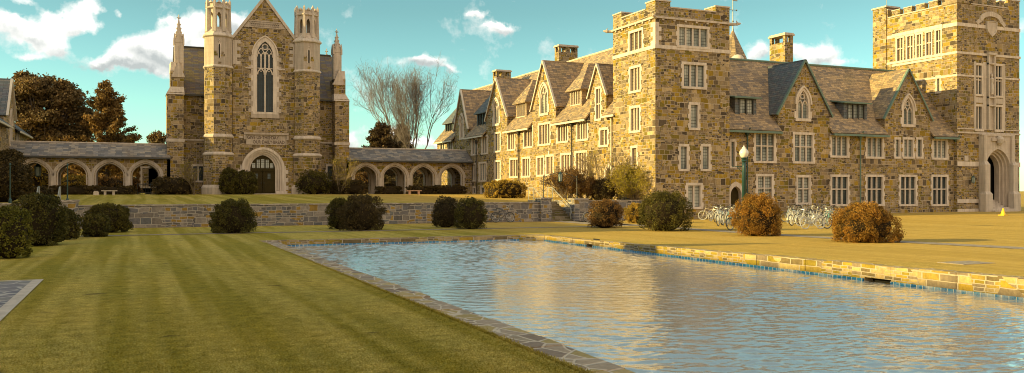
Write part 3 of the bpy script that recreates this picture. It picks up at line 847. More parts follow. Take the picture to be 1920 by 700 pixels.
for s, xx in ((-1, gl), (1, gr)):  # quoined shoulders where the gable meets the turrets
    for i in range(7):
        w = .75 if i % 2 == 0 else .42; a = xx; b = xx-s*w; mb.fbox(FC, min(a, b), max(a, b), -.1, .035, 14.35+i*.34, 14.35+(i+1)*.34)
mb.build('gable_coping', M['limegrey'], ch)
# frieze of interlaced diamonds under the gable
zf0, zf1 = zc(53), zc(40)
fl = lambda z: gl+(z-16.9)/(zc(-1)-16.9)*(gm-gl)+.15
frr = lambda z: gr-(z-16.9)/(zc(-1)-16.9)*(gr-gm)-.15
mb = MB(); mb.prism(FC, [(fl(zf0), zf0), (frr(zf0), zf0), (frr(zf1), zf1), (fl(zf1), zf1)], 0, .03)
xx = fl(zf1)+.1; st = (frr(zf1)-fl(zf1)-.2)/7
for i in range(7):
    for (a, b) in (((0, 0), (.5, 1)), ((.5, 1), (1, 0)), ((0, 1), (.5, 0)), ((.5, 0), (1, 1))):
        arc_band(mb, FC, [(xx+(i+a[0])*st, zf0+.1+a[1]*(zf1-zf0-.2)), (xx+(i+b[0])*st, zf0+.1+b[1]*(zf1-zf0-.2))], .07, .03, .075)
for z in (zf0, zf1-.09): mb.prism(FC, [(fl(z), z), (frr(z), z), (frr(z+.09), z+.09), (fl(z+.09), z+.09)], .03, .09)
mb.build('frieze', M['lime'], ch)
# string courses and the block facing round the big window
def courses(fr, par, u0, u1, z, h=.18, d=.12, mat='limegrey'):
    mb = MB()
    P = [(0, z), (d, z+h*.35), (d, z+h*.8), (0, z+h*1.15)]
    vs = []
    for u in (u0, u1): vs += [fr.p(u, a, b) for a, b in P]
    mb.add(vs, [(0, 1, 5, 4), (1, 2, 6, 5), (2, 3, 7, 6), (0, 3, 2, 1), (4, 5, 6, 7)]); return mb.build('string_course', M[mat], par)
courses(FC, ch, gl+1.2, bw[0]-.42, 13.95); courses(FC, ch, bw[1]+.42, gr-1.2, 13.95)
courses(FC, ch, gl+1.0, dc-2.3, 7.15); courses(FC, ch, dc+2.35, gr-1.0, 7.15)
mb = MB()
for s in (-1, 1):
    e = bw[0]-.38 if s < 0 else bw[1]+.38
    for i in range(14):
        w = .42 if i % 2 else .2; z = bw[2]-.5+i*.42; mb.fbox(FC, min(e, e+s*w), max(e, e+s*w), -.1, .03, z, z+.42)
mb.fbox(FC, bw[0]-.6, bw[1]+.6, -.1, .1, bw[2]-.62, bw[2]-.25)
mb.build('window_facing', M['lime'], ch)
# arched doorway with stepped mouldings
mb = MB()
lay = [(0, .22, -.5, -.36), (.2, .42, -.4, -.2), (.4, .62, -.26, -.03), (.6, .86, -.1, .1)]
for a, b, d0, d1 in lay: mb.ring(FC, arch(dc, dhw+a, dz0, dzs, dzt+a*.9), arch(dc, dhw+b, dz0, dzs, dzt+b*.9), d0, d1)
for s in (-1, 1):
    for i in range(7):
        w = .35 if i % 2 else .12; e = dc+s*(dhw+.86); mb.fbox(FC, min(e, e+s*w), max(e, e+s*w), -.1, .05, dz0+i*.4, dz0+i*.4+.4)
    for k in (.3, .52, .74): mb.tube((dc+s*(dhw+k), CY+.16-k*.25, dz0), (dc+s*(dhw+k), CY+.16-k*.25, dzs), .055, n=6)
mb.fbox(FC, dc-dhw-1.1, dc-dhw+.02, -.3, .2, dz0-.2, dz0+.3); mb.fbox(FC, dc+dhw-.02, dc+dhw+1.1, -.3, .2, dz0-.2, dz0+.3)
mb.build('doorway', M['limeplain'], ch)
FD = FC.off(-.46)
zdt = zc(321)
for s in (-1, 1):
    mb = MB(); u0, u1 = (dc-dhw, dc-.02) if s < 0 else (dc+.02, dc+dhw)
    mb.fbox(FD, u0, u1, -.06, 0, dz0, zdt)
    mb.fbox(FD, u0+.14, u1-.14, 0, .03, dz0+.2, zdt-1.0); mb.fbox(FD, u0+.14, u1-.14, 0, .03, zdt-.85, zdt-.15)
    D = mb.build('door', M['wood'], ch)
    mb = MB(); mb.fbox(FD, (u0+u1)/2-.14, (u0+u1)/2+.14, .032, .04, zdt-.78, zdt-.25); mb.build('pane', M['glassdark'], D)
    mb = MB(); mb.torus(FD.p(dc+s*.14, .05, dz0+1.1), (0, 1, 0), .05, .012, 10, 4); mb.build('handle', M['iron'], D)
mb = MB(); mb.fbox(FD, dc-dhw, dc+dhw, -.05, .06, zdt, zdt+.12)
mb.prism(FD, arch(dc, dhw, zdt+.12, dzs+.0 if dzs > zdt+.13 else zdt+.13, dzt), -.04, .01)
T = mb.build('fanlight', M['wood'], ch)
mb = MB()
for i in range(5):
    u = dc-dhw*.72+i*dhw*.36; hh = (.5, .8, .86, .8, .5)[i]
    mb.fbox(FD, u-dhw*.13, u+dhw*.13, .012, .03, zdt+.3, zdt+.22+(dzt-zdt)*hh*.72)
mb.build('pane', M['glass'], T)
mb = MB(); mb.box(dc-dhw-1.3, dc+dhw+1.3, CY-1.3, CY+.2, 1.45, 1.78); mb.box(dc-dhw-1.7, dc+dhw+1.7, CY-1.8, CY+.1, 1.4, 1.68); mb.build('door_step', M['limegrey'], ch)
# inscription
ir = FC.rect(461, 537, 253, 272); mb = MB()
mb.fbox(FC, ir[0], ir[1], -.05, .06, ir[2], ir[3])
mb.fbox(FC, ir[0]-.2, ir[1]+.2, -.05, .22, ir[3]-.01, ir[3]+.18); mb.fbox(FC, ir[0]-.2, ir[0], -.05, .16, ir[3]-.5, ir[3]-.011); mb.fbox(FC, ir[1], ir[1]+.2, -.05, .16, ir[3]-.5, ir[3]-.011)
IP = mb.build('inscription_panel', M['lime'], ch)
M['letter'] = mat_plain('incised_letter', (.1, .065, .05), .9)
def letters(txt, u, z, size, width, fr, par, d=.063, mat='letter', ext=.006):
    cu = bpy.data.curves.new('letters', 'FONT'); cu.body = txt; cu.size = size; cu.align_x = 'CENTER'; cu.extrude = ext; cu.offset = size*.012; cu.resolution_u = 3
    o = bpy.data.objects.new('t', cu); COL.objects.link(o); bpy.context.view_layer.update()
    me = bpy.data.meshes.new_from_object(o.evaluated_get(bpy.context.evaluated_depsgraph_get()))
    w = o.dimensions.x; bpy.data.objects.remove(o); k = width/w; b = base_of(par)
    for v in me.vertices:
        q = fr.p(u+v.co.x*k, d+v.co.z, z+v.co.y); v.co = (q[0]-b.x, q[1]-b.y, q[2]-b.z)
    me.materials.clear(); me.materials.append(M[mat])
    t = bpy.data.objects.new('lettering', me); COL.objects.link(t); t.parent = par; return t
ic = (ir[0]+ir[1])/2; iw = ir[1]-ir[0]
letters('GIVE\u00b7US\u00b7THIS\u00b7DAY', ic-iw*.08, ir[2]+(ir[3]-ir[2])*.56, .46, iw*.78, FC, IP)
letters('OUR\u00b7DAILY\u00b7BREAD', ic+iw*.06, ir[2]+(ir[3]-ir[2])*.12, .46, iw*.78, FC, IP)

# turrets
def octa(mb, c, prof, m=0): mb.lathe((c[0], c[1], 0), [(r_/math.cos(PI/8), z) for r_, z in prof], 8, m, rot=PI/8)
def turret(X):
    c = (X, CY+.15); r0 = 1.24
    mb = MB(); octa(mb, c, [(r0, 5.75), (r0, 7.1)]); octa(mb, c, [(r0, 7.4), (r0, 13.85)]); T = mb.build('turret', M['stone'], ch)
    mb = MB(); octa(mb, c, [(r0+.12, 2.6), (r0+.12, 5.45)]); mb.build('turret_base', M['stone'], T)
    mb = MB()
    octa(mb, c, [(r0+.3, 1.5), (r0+.3, 2.35), (r0+.12, 2.62)])
    octa(mb, c, [(r0+.13, 5.43), (r0+.2, 5.5), (r0+.2, 5.6), (r0, 5.78)])
    octa(mb, c, [(r0, 7.08), (r0+.14, 7.18), (r0+.14, 7.3), (r0, 7.5)])
    octa(mb, c, [(r0, 13.8), (r0+.12, 13.88), (r0+.12, 13.98), (r0, 14.1)])
    octa(mb, c, [(r0, 16.75), (r0+.16, 16.85), (r0+.16, 16.95), (r0-.1, 17.25), (r0-.28, 17.55)])
    build_islands(mb, 'string_course', M['limegrey'], T)
    mb = MB(); octa(mb, c, [(r0, 14.0), (r0, 16.8)]); mb.build('ashlar_stage', M['lime'], T)
    # inset rubble patches and slit window in the pale stage (front faces)
    mb = MB(); F2 = Frame('Y', c[1]-r0)
    for (a, b, z) in ((-.5, -.14, 14.95), (-.5, -.2, 15.17), (.14, .5, 14.9), (.2, .42, 15.12), (-.14, .18, 14.15)): mb.fbox(F2, X+a, X+b, 0, .015, z, z+.22)
    build_islands(mb, 'rubble_patch', M['stone'], T)
    mb = MB(); mb.prism(F2, arch(X, .07, 14.75, 15.9, 16.1, 5), 0, .025, 1); mb.ring(F2, arch(X, .075, 14.7, 15.9, 16.1, 5), arch(X, .15, 14.7, 15.9, 16.22, 5), 0, .04)
    mb.box(X-.03, X+.03, c[1]-r0-.06, c[1]-r0, 16.2, 16.5); mb.box(X-.09, X+.09, c[1]-r0-.06, c[1]-r0, 16.33, 16.4)
    mb.build('slit_window', [M['limeplain'], M['dark']], T)
    # open belfry: eight corner buttress shafts, arched heads, crown
    mb = MB(); rb = r0-.24; z0, z1 = 17.4, 19.55
    for i in range(8):
        a = PI/8+i*PI/4; q = (c[0]+rb/math.cos(PI/8)*math.cos(a), c[1]+rb/math.cos(PI/8)*math.sin(a))
        mb.lathe((q[0], q[1], 0), [(.24, z0-.1), (.2, z0+.5), (.17, z1-.5), (.15, z1)], 4, rot=a+PI/4)
    for i in range(8):
        a = i*PI/4; ux, uy = -math.sin(a), math.cos(a); cx, cy = c[0]+rb*.93*math.cos(a), c[1]+rb*.93*math.sin(a)
        hw = rb*math.tan(PI/8); ins, outs = arch(0, hw*.42, z0+.35, z1-.75, z1-.35, 5), arch(0, hw*.98, z0+.1, z1-.3, z1-.05, 5)
        outs = [(math.copysign(hw*.95, p_[0]) if abs(p_[0]) > .01 else 0, z1 if k not in (0, len(outs)-1) else z0+.1) for k, p_ in enumerate(ins)]
        class Q:
            @staticmethod
            def p(u, d, z, cx=cx, cy=cy, ux=ux, uy=uy, a=a): return (cx+ux*u+math.cos(a)*d, cy+uy*u+math.sin(a)*d, z)
        mb.ring(Q, ins, outs, -.12, 0)
        mb.hexa([Q.p(-hw, -.12, z0), Q.p(hw, -.12, z0), Q.p(hw, .02, z0), Q.p(-hw, .02, z0), Q.p(-hw*.4, -.12, z0+.36), Q.p(hw*.4, -.12, z0+.36), Q.p(hw*.4, 0, z0+.36), Q.p(-hw*.4, 0, z0+.36)])
    mb.build('belfry', M['limegrey'], T)
    mb = MB()
    octa(mb, c, [(rb, z1-.05), (rb+.13, z1+.02), (rb+.13, z1+.12), (rb, z1+.2), (rb, z1+.52)])
    for i in range(8):
        a = PI/8+i*PI/4; q = (c[0]+(rb+.02)/math.cos(PI/8)*math.cos(a), c[1]+(rb+.02)/math.cos(PI/8)*math.sin(a))
        mb.lathe((q[0], q[1], 0), [(.15, z1+.1), (.15, z1+.72), (.02, z1+.98)], 4, rot=a+PI/4)
        a2 = i*PI/4; q2 = (c[0]+rb*math.cos(a2), c[1]+rb*math.sin(a2)); mb.lathe((q2[0], q2[1], 0), [(.26, z1+.5), (.03, z1+.74)], 4, rot=a2+PI/4)
    mb.build('crown', M['limegrey'], T)
for X in (TLX, TRX): turret(X)

# corner buttresses with crocketed pinnacles
def spire(mb, x, y, z0, h, r):
    mb.lathe((x, y, z0), [(r, 0), (r*.12, h)], 4, rot=PI/4)
    for k in range(5):
        zz = h*(k+.6)/6; rr = r*(1-(k+.6)/6*.88)
        for i in range(4):
            a = PI/4+i*PI/2; mb.lathe((x+rr*math.cos(a)*1.05, y+rr*math.sin(a)*1.05, z0+zz), [(.03, -.07), (.08, 0), (.02, .09)], 4)
    mb.lathe((x, y, z0+h), [(.03, -.05), (.1, .1), (.03, .2), (.06, .28), (.015, .45)], 6)
    for i in range(4):
        a = i*PI/2; mb.box(x+.13*math.cos(a)-.04, x+.13*math.cos(a)+.04, y+.13*math.sin(a)-.04, y+.13*math.sin(a)+.04, z0+h+.06, z0+h+.16)
def buttress(xa, xb, side):
    # xa..xb the lower stage seen from the front
    y0 = 89.0; w = xb-xa; o = (xa, xb)
    mb = MB(); mb.box(xa, xb, y0, HY+1.2, 1.4, 11.5)
    inset = .32; ia, ib = (xa+inset, xb) if side < 0 else (xa, xb-inset)
    mb.box(ia, ib, y0+.35, HY+1.2, 11.5, 13.6); B = mb.build('buttress', M['stone'], ch)
    mb = MB()
    mb.hexa([(xa-.08, y0-.08, 11.3), (xb+.05, y0-.08, 11.3), (xb+.05, HY+1.2, 11.3), (xa-.08, HY+1.2, 11.3),
             (ia-.02, y0+.33, 12.05), (ib+.02, y0+.33, 12.05), (ib+.02, HY+1.2, 12.05), (ia-.02, HY+1.2, 12.05)])
    mb.box(xa-.05, xb+.05, y0-.05, HY+1, 6.75, 7.05); mb.box(xa-.1, xb+.1, y0-.1, HY+1, 1.4, 2.2)
    # gablet on the upper stage
    gc = (ia+ib)/2+(.1 if side < 0 else -.1); F = Frame('Y', y0+.33)
    mb.prism(F, [(gc-.62, 13.0), (gc+.62, 13.0), (gc, 14.6)], -.6, .06)
    e0, e1 = (ia-.02, ia+.5) if side < 0 else (ib-.5, ib+.02)
    mb.hexa([(e0, y0+.4, 13.5), (e1, y0+.4, 13.5), (e1, HY+1.2, 13.5), (e0, HY+1.2, 13.5), (e0+(.0 if side > 0 else .1), y0+.7, 14.5), (e1, y0+.7, 14.5), (e1, HY+1.2, 14.5), (e0, HY+1.2, 14.5)])
    # panelled shaft of the pinnacle
    sc = ib-.42 if side < 0 else ia+.42
    mb.box(sc-.42, sc+.42, y0+.7, y0+1.54, 13.4, 16.4)
    for s in (-1, 1): mb.box(sc+s*.2-.13, sc+s*.2+.13, y0+.67, y0+.7, 14.4, 16.1)
    build_islands(mb, 'offset', M['limegrey'], B)
    mb = MB(); yy = y0+1.12
    for i in range(4):
        a = i*PI/2+PI/4; q = (sc+.58*math.cos(a), yy+.58*math.sin(a)); mb.lathe((q[0], q[1], 16.2), [(.12, 0), (.12, .5), (.02, 1.1)], 4, rot=PI/4)
    for F_ in (Frame('Y', yy-.42),): mb.prism(F_, [(sc-.42, 16.4), (sc+.42, 16.4), (sc, 17.3)], -.84, .03)
    FX = Frame('X', sc-.42); mb.prism(FX, [(yy-.42, 16.4), (yy+.42, 16.4), (yy, 17.3)], -.84, .03)
    spire(mb, sc, yy, 16.4, 2.35 if side < 0 else 2.1, .5)
    P = mb.build('pinnacle', M['limegrey'], B)
ba = on_y(313, 200, 89.0)[0], on_y(345, 200, 89.0)[0]
bb = on_y(628, 200, 89.0)[0], on_y(655, 200, 89.0)[0]
buttress(ba[0], ba[1], -1); buttress(bb[0], bb[1], 1)
mb = MB(); spire(mb, on_y(614, 100, 99)[0], 99.5, 16.7, 1.2, .25); mb.build('pinnacle', M['limegrey'], ch)
for xx in (370, 606): courses(FH, ch, *( (ba[1], gl-.9) if xx == 370 else (gr+1.0, bb[0]) ), 6.9)
pipe(FH, ch, 626, 190, 352)

# ==================================================================== ARCADES
AY = 89.0; FA = Frame('Y', AY)
def arcade(x0, x1, centres, label):
    t = thing('arcade', ((x0+x1)/2, AY+1.6, 1.7), label, 'arcade', 'cloister arcades beside the chapel')
    zs, zt, zo = 3.55, 4.72, .27; hw = 1.2
    for F, nm in ((FA, 0), (Frame('Y', AY+3.2), 1)):
        holes = [arch(c, hw+.05, 1.45, zs, zt) for c in centres]
        mb = MB(); wall_mesh(mb, F, [(x0, 1.2), (x1, 1.2), (x1, 5.35), (x0, 5.35)], holes, .45)
        if nm == 0: F2 = Frame('Y', AY+.45, 1)
        mb.fbox(F, x0, x1, -.46, -.45, 5.0, 5.35)
        W = mb.build('wall', M['stone'], t)
        # back skin of the thick wall
        mb = MB(); wall_mesh(mb, Frame('Y', F.c+.46), [(x0, 1.2), (x1, 1.2), (x1, 5.35), (x0, 5.35)], holes, 0.01); mb.build('inner_wall', M['stone'], W)
        for c in centres:
            mb = MB()
            mb.ring(F, arch(c, hw-.05, 1.5, zs, zt-.1), arch(c, hw+.14, 1.5, zs, zt+.1), -.42, -.06)
            mb.ring(F, arch(c, hw+.1, 1.5, zs, zt+.05), arch(c, hw+.27, 1.5, zs, zt+.22), -.1, .05)
            mb.ring(F, arch(c, hw+.26, zs-.1, zs, zt+.21), arch(c, hw+.375, zs-.1, zs, zt+.35), -.1, .13)
            A = mb.build('arch_moulding', M['limegrey'], t)
        for a, b in zip(centres[:-1], centres[1:]):
            mb = MB(); m_ = (a+b)/2; mb.fbox(F, m_-.2, m_+.2, -.4, .1, 1.5, zs-.1); mb.fbox(F, m_-.32, m_+.32, -.44, .2, 1.4, 1.95)
            mb.build('pier', M['limegrey'], t)
    mb = MB(); zr = 6.55
    roof_slab(mb, (x0, AY-.4, 5.22), (x1, AY-.4, 5.22), (x1, AY+1.8, zr), (x0, AY+1.8, zr), .12)
    roof_slab(mb, (x0, AY+4.06, 5.22), (x1, AY+4.06, 5.22), (x1, AY+1.8, zr), (x0, AY+1.8, zr), .12)
    R = mb.build('roof', M['arcslate'], t)
    mb = MB(); mb.box(x0, x1, AY-.5, AY-.4, 5.05, 5.18); mb.build('gutter', M['gutter'], R)
    mb = MB(); mb.tube((x0, AY+1.8, zr+.02), (x1, AY+1.8, zr+.02), .07, n=6); mb.build('ridge_cap', M['limegrey'], R)
    mb = MB(); mb.box(x0, x1, AY+.5, AY+3.1, 1.5, 1.74); mb.build('pavement', M['flag'], t)
    mb = MB(); mb.box(x0, x1, AY+.46, AY+3.2, 5.2, 5.3); mb.build('ceiling', M['wood'], t)
M['arcslate'] = mat_slate('grey_brown_slate', [(.17, .16, .155), (.27, .25, .225), (.13, .135, .145), (.33, .29, .24), (.21, .2, .2)], w=.5, h=.3, mossamt=.5, moss=(.27, .19, .1))
ac = [on_y(x, 300, AY)[0] for x in (64, 135, 206, 273)]
arcade(-10.6, ba[0]+.3, ac, 'slate-roofed stone arcade of pointed arches left of the chapel')
ac2 = [on_y(x, 300, AY)[0] for x in (686, 740, 794, 847)]
arcade(bb[1]-.3, 33.85, ac2, 'slate-roofed stone arcade of pointed arches right of the chapel')
t = thing('hanging_lantern', (on_y(71, 320, AY+1.6)[0], AY+1.6, 4.0), 'green glazed lantern hanging inside the left arcade', 'lantern')
lantern_geo(t, (t.location.x, AY+1.6, 3.85), 1.6); mb = MB(); mb.tube((t.location.x, AY+1.6, 4.6), (t.location.x, AY+1.6, 5.2), .02); mb.build('chain', M['iron'], t)
# downpipes at the arcade ends
def single(name, mb, mat, label, cat, group=None, smooth=False):
    return tag(mb.build(name, mat, None, smooth), label, cat, group)
# iron railing in front of the rightmost left arch
t = thing('iron_railing', (on_y(280, 350, 87)[0], 87, 1.7), 'low black iron railing before the arch nearest the chapel', 'railing')
xa, xb = on_y(258, 350, 87)[0], on_y(292, 350, 87)[0]
mb = MB(); mb.tube((xa, 87, 2.65), (xb, 87, 2.65), .025); mb.tube((xa, 87, 1.85), (xb, 87, 1.85), .025)
mb.build('top_rail', M['iron'], t); mb = MB()
for i in range(8):
    x = xa+(xb-xa)*i/7; mb.tube((x, 87, 1.6), (x, 87, 2.8), .02, n=5)
mb.build('bars', M['iron'], t)

# ==================================================================== EAST WING (lit, faces the pool) and its gables
BX = 33.95; FB = Frame('X', BX)
ew = thing('dormitory_wing', (BX+4, 78, 1.7), 'long sunlit rubble stone dormitory wing with gables and dormers running back to the arcade', 'building', 'college buildings')
hB = []
for r_ in [(953, 965, 246, 280, 3), (983, 998, 240, 275, 3), (1011, 1031, 234, 270, 4), (1046, 1064, 228, 265, 4), (1083, 1101, 223, 261, 4), (1126, 1139, 244, 272, 2),
           (928, 938, 251, 283, 2), (904, 914, 257, 287, 3), (885, 894, 261, 289, 3),
           (957, 971, 300, 331, 3), (980, 993, 298, 330, 3), (1008, 1019, 296, 328, 2), (1025, 1037, 294, 327, 2), (1053, 1072, 291, 325, 4), (1080, 1099, 287, 324, 4),
           (928, 938, 304, 336, 2), (884, 893, 309, 338, 3), (899, 911, 307, 338, 3), (841, 848, 265, 290, 2), (826, 833, 268, 291, 2)]:
    rect_window(FB, ew, FB.rect(*r_[:4]), r_[4], False, hB, 'glasswarm' if r_[0] > 940 else 'glass')  # sunlit panes get the warm colour, those in the chapel's shade the cool one
for r_ in [(887, 891, 353, 362), (902, 908, 352, 362)]: rect_window(FB, ew, FB.rect(*r_), 1, False, hB, 'glassdark', False)
gothic_window(FB, ew, FB.rect(1014, 1027, 161, 212), .6, hB, glass='glass', border=.17)
gothic_window(FB, ew, FB.rect(926, 936, 189, 232), .6, hB, glass='glass', border=.17)
gothic_window(FB, ew, FB.rect(863, 869, 218, 258), .6, hB, glass='glass', border=.17)
rect_window(FB, ew, FB.rect(1118, 1126, 167, 223), 2, True, hB, 'glasswarm', tr_pos=.5)
# side door behind the pale shrub
dr_ = FB.rect(1138, 1148, 312, 345); dcx = (dr_[0]+dr_[1])/2
hB.append(arch(dcx, .72, 1.2, 3.1, 4.0, 8))
mb = MB(); mb.ring(FB, arch(dcx, .6, 1.2, 3.1, 3.85, 8), arch(dcx, .9, 1.2, 3.1, 4.2, 8), -.3, .06); D = mb.build('door_surround', M['limeplain'], ew)
mb = MB(); mb.fbox(FB, dcx-.62, dcx+.62, -.3, -.24, 1.2, 4.1); mb.build('door', M['wood'], ew)
GB = []
for apx, apy, lx, ly, rx, ry in [(1121, 121, 1107, 174, 1138, 171), (1019.5, 115, 999, 197, 1043, 194), (931, 147, 912, 215, 951, 215), (865, 169, 853, 240, 883, 235)]:
    ua, za = FB.px(apx, apy); ul = FB.px(lx, ly)[0]; ur, zf = FB.px(rx, ry); hw = min(abs(ua-ur), abs(ul-ua)) if apx < 900 else abs(ul-ur)/2
    GB.append((ua, hw, zf, za))
wing(ew, FB, 57.6, 101.3, 1.2, 8.3, 14.55, 4.6, GB, hB)
def hip_dormer(par, xl, xr, yt, yb, fr, X, slate, lights=4, rise=2.4, deep=2.2, glass='glasswarm'):
    F = Frame('X', X); u0, u1, z0, z1 = F.rect(xl, xr, yt, yb)
    mb = MB(); w0, w1 = u0-.28, u1+.28
    # timber and slate-hung body
    hs = []
    D = thing_part = None
    wall_mesh(mb, F, [(w0, z0-.5), (w1, z0-.5), (w1, z1+.15), (w0, z1+.15)], [[(u0-.05, z0-.05), (u1+.05, z0-.05), (u1+.05, z1+.05), (u0-.05, z1+.05)]], .15)
    for u in (w0, w1): mb.quad(F.p(u, 0, z0-.5), F.p(u, -2.2, z0-.5), F.p(u, -2.2, z1+.15), F.p(u, 0, z1+.15))
    D = mb.build('dormer', M[slate], par)
    mb = MB(); lw = (u1-u0)/lights
    mb.fbox(F, u0-.1, u1+.1, -.12, .05, z0-.1, z0); mb.fbox(F, u0-.1, u1+.1, -.12, .04, z1, z1+.1)
    for i in range(lights+1): mb.fbox(F, u0+i*lw-.045, u0+i*lw+.045, -.1, .03, z0, z1)
    W = mb.build('window_frame', M['limegrey'] if glass == 'glasswarm' else M['gutter'], D)
    mb = MB(); mb.quad(F.p(u0, -.09, z0), F.p(u1, -.09, z0), F.p(u1, -.09, z1), F.p(u0, -.09, z1)); mb.build('pane', M[glass], D)
    o = .3; zc_ = (w0+w1)/2; ze = z1+.06; e0, e1 = w0-o, w1+o
    A, B = F.p(e0, o, ze), F.p(e1, o, ze); C_, E = F.p(e1, -deep-1.2, ze), F.p(e0, -deep-1.2, ze)
    R1, R2 = F.p(zc_, -1.25, ze+rise), F.p(zc_, -deep-1.6, ze+rise)
    mb = MB(); mb.add([A, B, C_, E, R1, R2], [(0, 1, 4), (1, 2, 5, 4), (3, 0, 4, 5), (0, 3, 2, 1)])
    lo = [tuple(Vector(v)-Vector((0, 0, .1))) for v in (A, B, C_, E)]
    mb.add([A, B, C_, E]+lo, [(0, 1, 5, 4), (1, 2, 6, 5), (3, 0, 4, 7), (4, 5, 6, 7)])
    mb.build('dormer_roof', M[slate], D)
hip_dormer(ew, 1071, 1088.5, 170, 196, FB, 34.55, 'slate', rise=2.35)
hip_dormer(ew, 970, 985, 194, 218.5, FB, 34.55, 'slate', rise=2.3)
hip_dormer(ew, 896, 910, 213, 237, FB, 34.55, 'blueslate', 3, glass='glassdark', rise=2.2)  # these two dormers: chapel's shade put into bluer slate, darker panes and frames
hip_dormer(ew, 836, 848.5, 232, 249.5, FB, 34.55, 'blueslate', 3, glass='glassdark', rise=2.2)
pipe(FB, ew, 1074, 228, 372); pipe(FB, ew, 974, 245, 372); pipe(FB, ew, 895, 262, 368); pipe(FB, ew, 1149, 214, 372, 'cream')
mb = MB(); u, z = FB.px(1029.5, 286); mb.fbox(FB, u-.14, u+.14, -.02, .06, z-.3, z+.15); mb.build('stone_plaque', M['limeplain'], ew)
def chimney(par, x0, x1, y0, y1, z0, z1, slot=True):
    mb = MB(); mb.box(x0, x1, y0, y1, z0, z1-.75)
    for a, b, c, d in ((x0, x0+.28, y0, y0+.28), (x1-.28, x1, y0, y0+.28), (x0, x0+.28, y1-.28, y1), (x1-.28, x1, y1-.28, y1)): mb.box(a, b, c, d, z1-.75, z1-.18)
    if x1-x0 > 1.6: mb.box((x0+x1)/2-.25, (x0+x1)/2+.25, y0, y1, z1-.75, z1-.18)
    Cn = mb.build('chimney', M['stone'], par)
    mb = MB(); mb.box(x0-.1, x1+.1, y0-.1, y1+.1, z1-.18, z1-.05); mb.box(x0-.04, x1+.04, y0-.04, y1+.04, z1-.05, z1+.05); mb.build('chimney_cap', M['limegrey'], Cn)
def chim_px(par, xl, xc, xr, yt, Y, z0):
    """xl..xc the side face, xc..xr the front face, on the plane Y"""
    a = on_y(xc, yt, Y); X = a[0]; Xr = on_y(xr, yt, Y)[0]; yb = on_x(xl, yt, X)[1]
    chimney(par, X, Xr, Y, yb, z0, a[2])
chim_px(ew, 1040, 1048, 1083, 84, 84.5, 11)
chim_px(ew, 924, 931, 958, 131, 101.6, 11)

# ==================================================================== CORNER TOWER
TX0, TX1, TY0, TY1 = 33.6, 40.0, 52.0, 57.9
ct = thing('corner_tower', ((TX0+TX1)/2, (TY0+TY1)/2, 0), 'square crenellated stone tower with sunlit left face at the corner of the dormitory', 'tower')
FF, FS = Frame('Y', TY0), Frame('X', TX0)
hf, hs = [], []
for r_ in [(1273, 1326, 53, 87, 4), (1282, 1320, 122, 163, 3), (1295, 1308, 197, 240, 1), (1276, 1288, 275, 317, 1), (1317, 1329, 275, 317, 1), (1290, 1313, 348, 388, 2)]:
    rect_window(FF, ct, FF.rect(*r_[:4]), r_[4], False, hf, 'glass')
for r_ in [(1181, 1204, 60, 95, 3), (1182.5, 1200, 128, 170, 3), (1183, 1199, 203, 245, 3), (1185, 1194, 278, 312, 1)]:
    rect_window(FS, ct, FS.rect(*r_[:4]), r_[4], False, hs, 'glasswarm')
zt = on_y(1235, 3, TY0)[2]; TOP = zt-.38
mb = MB(); wall_mesh(mb, FF, [(TX0, -.3), (TX1, -.3), (TX1, TOP), (TX0, TOP)], hf)
wall_mesh(mb, FS, [(TY0, -.3), (TY1, -.3), (TY1, TOP), (TY0, TOP)], hs)
mb.quad((TX1, TY0, -.3), (TX1, TY1, -.3), (TX1, TY1, TOP), (TX1, TY0, TOP)); mb.quad((TX0, TY1, -.3), (TX1, TY1, -.3), (TX1, TY1, TOP), (TX0, TY1, TOP))
mb.build('wall', M['stone'], ct)
def parapet(par, x0, x1, y0, y1, z, mer, th=.4, cw=1.25, n=0, gap=.6, inset=0):
    """corner merlons plus n merlons per side, sitting on the wall head"""
    mb = MB(); cp = MB()
    def blk(a, b, c, d, h):
        mb.box(a, b, c, d, z, z+h); cp.box(a-.05, b+.05, c-.05, d+.05, z+h, z+h+.1)
    for a, b in ((x0, x0+cw), (x1-cw, x1)):
        for c, d in ((y0, y0+cw), (y1-cw, y1)): blk(a, b, c, d, mer)
    cp.box(x0+cw, x1-cw, y0-.05, y0+th+.05, z, z+.09); cp.box(x0+cw, x1-cw, y1-th-.05, y1+.05, z, z+.09)
    cp.box(x0-.05, x0+th+.05, y0+cw, y1-cw, z, z+.09); cp.box(x1-th-.05, x1+.05, y0+cw, y1-cw, z, z+.09)
    if n:
        for L0, L1, ax in ((x0+cw, x1-cw, 'x'), (y0+cw, y1-cw, 'y')):
            w = (L1-L0-gap*(n+1))/n
            for i in range(n):
                a = L0+gap+i*(w+gap)
                if ax == 'x':
                    for c in (y0, y1-th): mb.box(a, a+w, c, c+th, z+.09, z+mer*.75); cp.box(a-.04, a+w+.04, c-.04, c+th+.04, z+mer*.75, z+mer*.75+.08)
                else:
                    for c in (x0, x1-th): mb.box(c, c+th, a, a+w, z+.09, z+mer*.75); cp.box(c-.04, c+th+.04, a-.04, a+w+.04, z+mer*.75, z+mer*.75+.08)
    build_islands(mb, 'merlon', M['stone'], par); build_islands(cp, 'coping', M['limegrey'], par)
    mb = MB(); mb.box(x0+th, x1-th, y0+th, y1-th, z-1.0, z-.9); mb.build('flat_roof', M['gutter'], par)
mb = MB()
parapet(ct, TX0, TX1, TY0, TY1, TOP, .42)
def band(par, x0, x1, y0, y1, z, h, d, mat='limeplain', nm='string_course'):
    mb = MB(); mb.box(x0-d, x1+d, y0-d, y0-.0005 if False else y0, z, z+h); mb.box(x0-d, x0, y0, y1, z, z+h); mb.box(x1, x1+d, y0, y1, z, z+h); return build_islands(mb, nm, M[mat], par)
